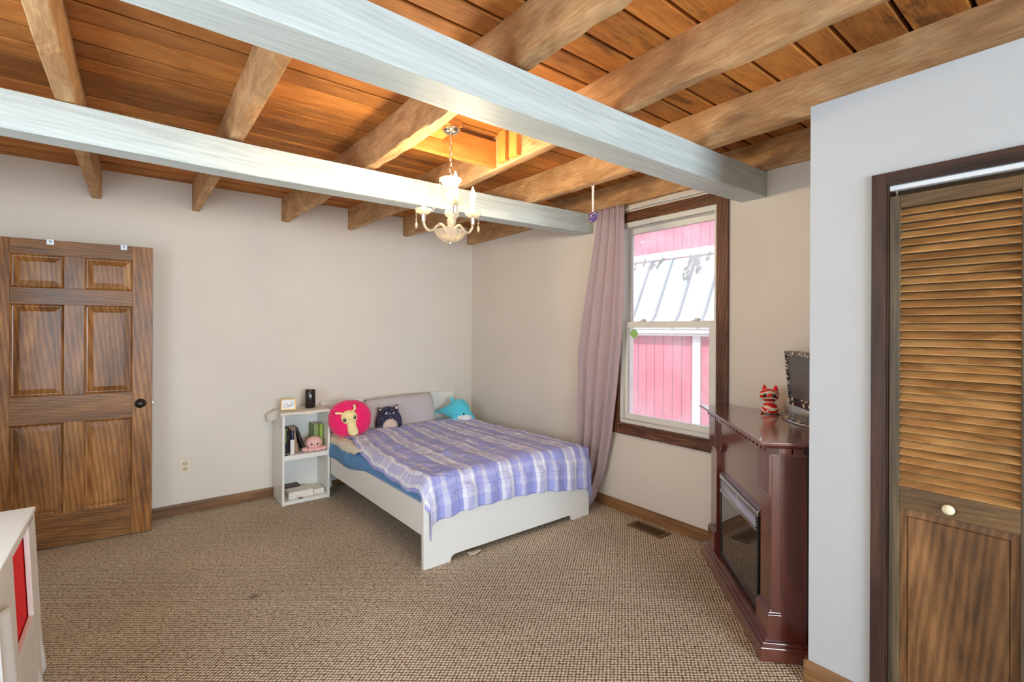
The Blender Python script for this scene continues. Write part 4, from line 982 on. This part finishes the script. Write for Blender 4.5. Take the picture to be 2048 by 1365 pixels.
b = book('olive green book with a black spine foot, first on the middle shelf', 1.011, 4.42, .034, .16, .212, M['greenbook'], spine_marks=[(.010+.010*k, .017+.010*k, -.006, .006 if k % 2 else .002) for k in range(7)])
build('spine_band', MB().box(-.0172, .0172, -.0006, .003, .0, .085), M['blackbook'], b)
book('dark mottled book standing next to the olive one', 1.043, 4.42, .024, .15, .200, M['bookmark'])
book('kraft brown book leaning behind the capped bottle', 1.108, 4.425, .036, .15, .205, M['beigebook'], lean=math.radians(-8))
book('maroon book squeezed between the mottled book and the kraft one', 1.072, 4.47, .022, .12, .202, M['maroonbook'])
book('dark patterned book leaning at a steep slant over the plush octopus', 1.185, 4.44, .024, .15, .215, M['bookmark'], lean=math.radians(-20))
book('tall lime green book standing against the bookcase side', 1.322, 4.44, .028, .17, .212, M['limebook'])
book('olive cloth book beside the lime green one', 1.284, 4.46, .040, .15, .216, M['greenbook'])
book('large white printed book lying flat on the bottom shelf', 1.135, 4.372, .20, .135, .054, M['whitebook'], z=SB, rz=math.radians(2), flat=True)
book('smaller white book lying flat beside the large white one', 1.285, 4.378, .092, .13, .042, M['whitebook'], z=SB, rz=math.radians(1), flat=True)
book('dark book lying behind the large white book', 1.085, 4.52, .17, .10, .062, M['maroonbook'], z=SB, rz=math.radians(3), flat=True)
tbm = thing('capped_bottle', 'slim white bottle with a navy cap in front of the books', 'bottle', (1.064, 4.372, SH+.0005))
build('body', MB().lathe([(.0005, 0), (.0165, 0), (.0175, .003), (.0175, .120), (.015, .124), (.0005, .124)], n=24), M['white'], tbm, smooth=True, angle=.7)
build('cap', MB().lathe([(.0135, .124), (.0138, .198), (.012, .202), (.0005, .202)], n=24), M['navy'], tbm, smooth=True, angle=.7)
oc = thing('plush_octopus', 'pale pink octopus plush with a smile on the middle shelf', 'plush toy', (1.247, 4.392, SH+.001), (0, 0, math.radians(-10)))
hd = build('head', MB().ball((0, 0, .070), (.068, .056, .056), 28, 18), M['oct'], oc, smooth=True)
for k in range(8):
    a = 2*PI*(k+.5)/8
    build('tentacle', MB().ball((.072*math.cos(a), .044*math.sin(a), .017), (.036, .025, .0165), 14, 10), M['oct'], oc, smooth=True)
for ex in (-.022, .020):
    build('eye', MB().ball((ex*1.1, -.0515, .066), (.009, .005, .009), 12, 8), M['plush_black'], hd, smooth=True)
build('mouth', MB().tube([(-.007, -.0562, .058), (-.001, -.0566, .0545), (.005, -.0562, .058)], .0011, 6), M['plush_black'], hd)
for nm, lab, (x, y, z), r in (('hair_tie', 'thin brown hair tie lying on the middle shelf edge', (1.010, 4.348, SH+.0028), .012), ('hair_tie', 'black hair tie lying in front of the white books', (1.128, 4.350, SB+.0032), .017)):
    o = build(nm, MB().torus((0, 0, 0), r, .0022, 'z', n=28, k=8), M['dark_metal'] if r < .015 else M['black'], loc=(x, y, z), smooth=True); tag(o, lab, 'hair tie', 'hair ties on the bookcase')

o = build('crumpled_paper', MB().grid(lambda u, v: (1.688+.085*u+.01*v, 2.562+.07*v, .003+.012*abs(noise.noise(Vector((u*5, v*5, 3))))+.012*u*(1-v)), 14, 12), M['paper'], origin=(1.73, 2.6, 0), smooth=True, solid=.0015)
tag(o, 'crumpled white paper lying on the carpet under the footboard', 'paper')

# ================================================================== electric fireplace set across the corner (local x along its front, -y into the corner)
FA = math.atan2(.6942, .7198)
FPX0, FPY0 = 2.158, .977
fp = thing('electric_fireplace', 'dark cherry corner mantel with an electric fireplace insert', 'fireplace', (FPX0, FPY0, 0), (0, 0, FA))
def foot(u0, u1, v0, back):       # corner-shaped outline, counter-clockwise in (x, y=-v)
    return [(u, -v) for u, v in [(u0, v0)] + back + [(u1, v0)]]
E1 = [(-.0, .205), (.44, .655), (.62, .655), (1.05, .190)]
base = MB().prism(foot(0, 1.05, 0, E1)[::1], 0, .062)
build('hearth_base', base, M['cherry_x'], fp, bevel=.003)
E2 = [(.014, .2), (.45, .645), (.61, .645), (1.036, .185)]
build('hearth_step', MB().prism(foot(.014, 1.036, .014, E2), .062, .076).prism(foot(.036, 1.014, .032, [(.036, .2), (.46, .635), (.60, .635), (1.014, .18)]), .076, .088), M['cherry_x'], fp, bevel=.002)
U0, U1 = .032, .998
bodyo = [(U0, .2), (.455, .63), (.585, .63), (U1, .175)]
# carcass behind the fire opening
build('carcass', MB().prism(foot(U0+.004, U1-.004, .092, bodyo), .088, .905), M['cherry'], fp)
build('end_panel', MB().box(U0-.001, U0+.004, -.19, -.092, .088, .90), M['cherry'], fp)
build('end_stile', MB().box(U0-.006, U0+.004, -.092, -.052, .088, .90), M['cherry'], fp, bevel=.003)
PW = .122
for a, b in ((U0, U0+PW), (U1-PW, U1)):
    pp_ = build('pilaster', MB().box(a, b, -.092, -.052, .205, .905), M['cherry'], fp, bevel=.002)
    cut = .012
    build('capital_block', MB().prism([(-.092, .700), (-.052, .700), (-.040, .725), (-.040, .905), (-.092, .905)], a-.004, b+.004, 'x'), M['cherry'], pp_, bevel=.002)
    build('plinth', MB().box(a-.010, b+.010, -.095, -.036, .088, .196).box(a-.007, b+.007, -.094, -.040, .196, .206).box(a-.004, b+.004, -.093, -.046, .206, .214), M['cherry'], pp_, bevel=.002)
# frieze with arched lower corners
ia, ib = U0+PW, U1-PW; zf = .70; r_ = .085
fr_ = [(ia, .905), (ia, zf)] + [(ia+r_*math.sin(math.radians(q)), zf+r_*(1-math.cos(math.radians(q)))*1.0) for q in range(0, 91, 10)][1:] + [(ib-r_*math.sin(math.radians(q)), zf+r_*(1-math.cos(math.radians(q)))) for q in range(90, -1, -10)] + [(ib, .905)]
mbf = MB(); n_ = len(fr_)
top = [(x, .905) for x, z in fr_]
for i in range(1, n_-2):
    (xa, za), (xb, zb_) = fr_[i], fr_[i+1]
    mbf.prism([(xa, za), (xb, zb_), (xb, .905), (xa, .905)], -.091, -.060, 'y')
build('frieze', mbf, M['cherry'], fp)
build('surround', MB().box(ia, ib, -.0925, -.078, .088, .70+r_), M['cherry'], fp)
# insert
ins = build('firebox_frame', MB().box(.205, .825, -.084, -.058, .535, .588).box(.205, .222, -.084, -.058, .092, .535).box(.808, .825, -.084, -.058, .092, .535).box(.222, .808, -.084, -.060, .092, .112), M['black'], fp, bevel=.003)
build('top_bezel', MB().prism([(-.066, .556), (-.055, .558), (-.055, .574), (-.062, .590), (-.080, .590)], .204, .826, 'x'), M['steel'], ins, bevel=.002)
lv = MB()
for k in range(5):
    for a, b in ((.228, .505), (.525, .802)):
        z_ = .498+k*.0115; lv.prism([(-.060, z_), (-.054, z_+.002), (-.062, z_+.008), (-.067, z_+.006)], a, b, 'x')
build('louvers', lv, M['steel'], ins)
build('louver_back', MB().box(.224, .806, -.072, -.066, .490, .556), M['dark'], ins)
build('lower_bezel', MB().box(.222, .808, -.064, -.053, .482, .496).box(.505, .525, -.064, -.056, .496, .556), M['steel'], ins, bevel=.001)
build('fire_glass', MB().box(.222, .808, -.068, -.062, .112, .482), M['fireglass'], ins)
# entablature: architrave fillet, dentil band, cove and mantel shelf, each stepping out
def wrap(o): return [(U0-o, .2-o*.2), (.45, .645), (.59, .645), (U1+o, .172-o*.2)]
build('architrave', MB().prism(foot(U0-.006, U1+.006, .044, wrap(.006)), .893, .906), M['cherry_x'], fp, bevel=.003)
dn = build('dentil_band', MB().prism(foot(U0+.02, U1-.02, .088, wrap(-.02)), .906, .931), M['cherry_x'], fp)
p_ = (U1-U0+.02)/20
for k in range(21):
    build('dentil', MB().box(U0-.014+k*p_, U0-.014+k*p_+p_*.58, -.089, -.036, .9065, .9308), M['cherry_x'], dn)
for k in range(3): build('dentil', MB().box(U0-.014, U0+.021, -.080-k*.05, -.0365-k*.05, .9065, .9308), M['cherry_x'], dn)
mo = []
for q, (o_, z_) in enumerate(((.014, .9315), (.016, .934), (.028, .938), (.038, .944), (.042, .948), (.044, .9485), (.056, .950), (.0575, .953), (.0575, .956), (.054, .9575), (.054, .9615), (.052, .963))):
    mo.append([(x, y, z_) for x, y in foot(U0-.028-o_*.9+.028, U1+.028+o_*.9-.028, .040-o_*.9, [(U0-.028-o_*.9+.028, .19-o_*.2), (.44, .66), (.60, .66), (U1+o_*.9, .155-o_*.15)])])
build('mantel_shelf', MB().rings(mo), M['cherry_x'], fp, bevel=.0012)

def fpt(u, v, z): return (FPX0+.7198*u+.6942*v, FPY0+.6942*u-.7198*v, z)
# monitor
mo_ = thing('computer_monitor', 'flat monitor with a jewelled bezel standing on the mantel', 'monitor', fpt(.46, .43, .9635), (0, 0, FA))
ML, MR, MB0, MT = -.185, .255, .068, .372
T = lambda mb: mb
tilt = math.radians(-5)
def tz(mb): mb.v = [(x, y*math.cos(tilt)-(z-.06)*math.sin(tilt), .06+y*math.sin(tilt)+(z-.06)*math.cos(tilt)) for x, y, z in mb.v]; return mb
scn = build('bezel', tz(MB().box(ML, MR, 0, .030, MT-.024, MT).box(ML, ML+.016, 0, .030, .112, MT-.024).box(MR-.016, MR, 0, .030, .112, MT-.024)), M['bling'], mo_, bevel=.004)
build('housing', tz(MB().box(ML+.004, MR-.004, -.034, -.0005, MB0, MT-.004)), M['black'], mo_, bevel=.006)
build('chin', tz(MB().box(ML+.002, MR-.002, 0, .032, MB0, .112)), M['stones'], mo_, bevel=.003)
build('screen', tz(MB().box(ML+.016, MR-.016, 0, .020, .112, MT-.024)), M['screen'], mo_)
build('neck', MB().box(-.05, .05, -.035, -.010, .010, .10), M['steel'], mo_, bevel=.004)
build('stand_base', MB().lathe([(1.0, 0), (1.02, .003), (1.0, .009), (.0005, .009)], (.045, 0, 0), n=48, sx=.225, sy=.115), M['steel'], mo_, smooth=True, angle=.6)
build('inlay', MB().lathe([(.94, .009), (.94, .0105), (.0005, .0105)], c=(.045, 0, 0), n=48, sx=.225, sy=.115), M['stones'], mo_)
# cat figurine
cg = thing('cat_figurine', 'glossy red and cream striped cat figurine on the mantel', 'figurine', fpt(.775, .322, .9635), (0, 0, math.radians(-66)))
build('body', MB().lathe([(.0005, 0), (.042, 0), (.050, .006), (.050, .018), (.043, .036), (.034, .052), (.026, .064), (.022, .074), (.0005, .078)], n=32, sx=1, sy=.9), M['catglaze'], cg, smooth=True)
hd = build('head', MB().ball((-.004, -.008, .106), (.052, .044, .040), 28, 18), M['catglaze'], cg, smooth=True)
for s in (-1, 1):
    build('ear', MB().rings([[(s*.026+k_*.016*math.cos(q*PI/6)+s*o_, -.004+k_*.009*math.sin(q*PI/6), z_) for q in range(12)] for k_, o_, z_ in ((1, 0, .132), (.75, .002, .146), (.35, .004, .160), (.08, .005, .166))]), M['red'], hd, smooth=True)
    ey = build('eye', MB().ball((s*.022-.004, -.046, .108), (.012, .006, .011), 14, 10), M['plush_black'], hd, smooth=True)
    build('eye_glint', MB().ball((s*.022-.006, -.0517, .112), .0022, 8, 6), M['dot'], ey, smooth=True)
build('tail', MB().tube([(.03, .02, .012), (.046, .014, .012), (.052, -.004, .012), (.046, -.018, .012)], [.008, .008, .0075, .005], 10), M['catglaze'], cg, smooth=True)
o = build('paint_chip', MB().ball((0, 0, 0), (.010, .004, .0025), 10, 6), M['dot'], loc=fpt(.045, .012, .9655), smooth=True)
tag(o, 'tiny white crumb on the front corner of the mantel', 'crumb')

# ================================================================== white cabinet at the frame edge, sides flaring towards the floor
LC = thing('open_cabinet', 'white cabinet holding a bright red bin, nearer than the six-panel door', 'cabinet', (-.32, 2.35, 0))
CH, FL = .70, .047
YA, YBk = 1.75, 2.806
def flare(mb):      # the sides lean outward towards the floor
    mb.v = [(x+.32*0+FL*(CH-z)*1.0-(-.32), y-2.35+.06*(CH-z)*0, z) for x, y, z in mb.v]; return mb
xf = -.325
build('top_panel', flare(MB().box(xf-.42, xf+.004, YA, YBk+.004, CH-.018, CH)), M['white'], LC, bevel=.002)
build('end_panel', flare(MB().box(xf-.415, xf, YBk-.018, YBk, 0, CH-.018)), M['white'], LC, bevel=.001)
build('end_panel', flare(MB().box(xf-.415, xf, YA, YA+.018, 0, CH-.018)), M['white'], LC, bevel=.001)
build('back_panel', flare(MB().box(xf-.42, xf-.415, YA+.018, YBk-.018, 0, CH-.018)), M['white'], LC)
build('face_stile', flare(MB().box(xf-.016, xf, 2.655, YBk-.018, .02, CH-.018)), M['white'], LC, bevel=.002)
build('face_panel', flare(MB().box(xf-.016, xf, YA+.018, 2.345, .02, .662)), M['white'], LC, bevel=.002)
build('lower_panel', flare(MB().box(xf-.016, xf, 2.345, 2.655, .02, .315)), M['white'], LC, bevel=.002)
build('face_rail', flare(MB().box(xf-.016, xf, YA+.018, YBk-.018, .662, CH-.018)), M['white'], LC)
build('inner_shelf', flare(MB().box(xf-.414, xf-.018, YA+.018, YBk-.018, .10, .118)), M['white'], LC)
rbn = MB().box(xf-.33, xf-.020, 2.36, 2.72, .1195, .655)
o = build('storage_bin', flare(rbn), M['red'], loc=(-.32, 2.35, 0), bevel=.006)
tag(o, 'bright red fabric bin inside the white open-fronted cabinet', 'storage bin')
def cloth1(u, v):
    y = 2.66+.19*u; z = .005+(.255-.12*(1-u)**2+.02*math.sin(u*6))*v
    x = -.330+FL*(CH-z)*.9-.035+.012*math.sin(u*PI)+.012*(1-v)+.006*math.sin(u*9+v*3)-.010*(v**3)+.02
    return (x, y, z)
o = build('hanging_cloth', MB().grid(cloth1, 30, 20), M['shadecloth'], origin=(-.27, 2.7, 0), smooth=True, solid=.006)
tag(o, 'white cloth bunched on the carpet against the cabinet front', 'cloth', 'white cloths at the cabinet')
def cloth2(u, v):
    y = 1.98+.20*u; z = .12+(.50-.05*u)*v
    return (-.309+.006*math.sin(u*8+v*2)*(1-v*.4)+FL*(CH-z), y, z)
o = build('hanging_cloth', MB().grid(cloth2, 30, 24), M['shadecloth'], origin=(-.3, 2.1, .6), smooth=True, solid=.005)
tag(o, 'white cloth hanging flat against the front of the white cabinet', 'cloth', 'white cloths at the cabinet')
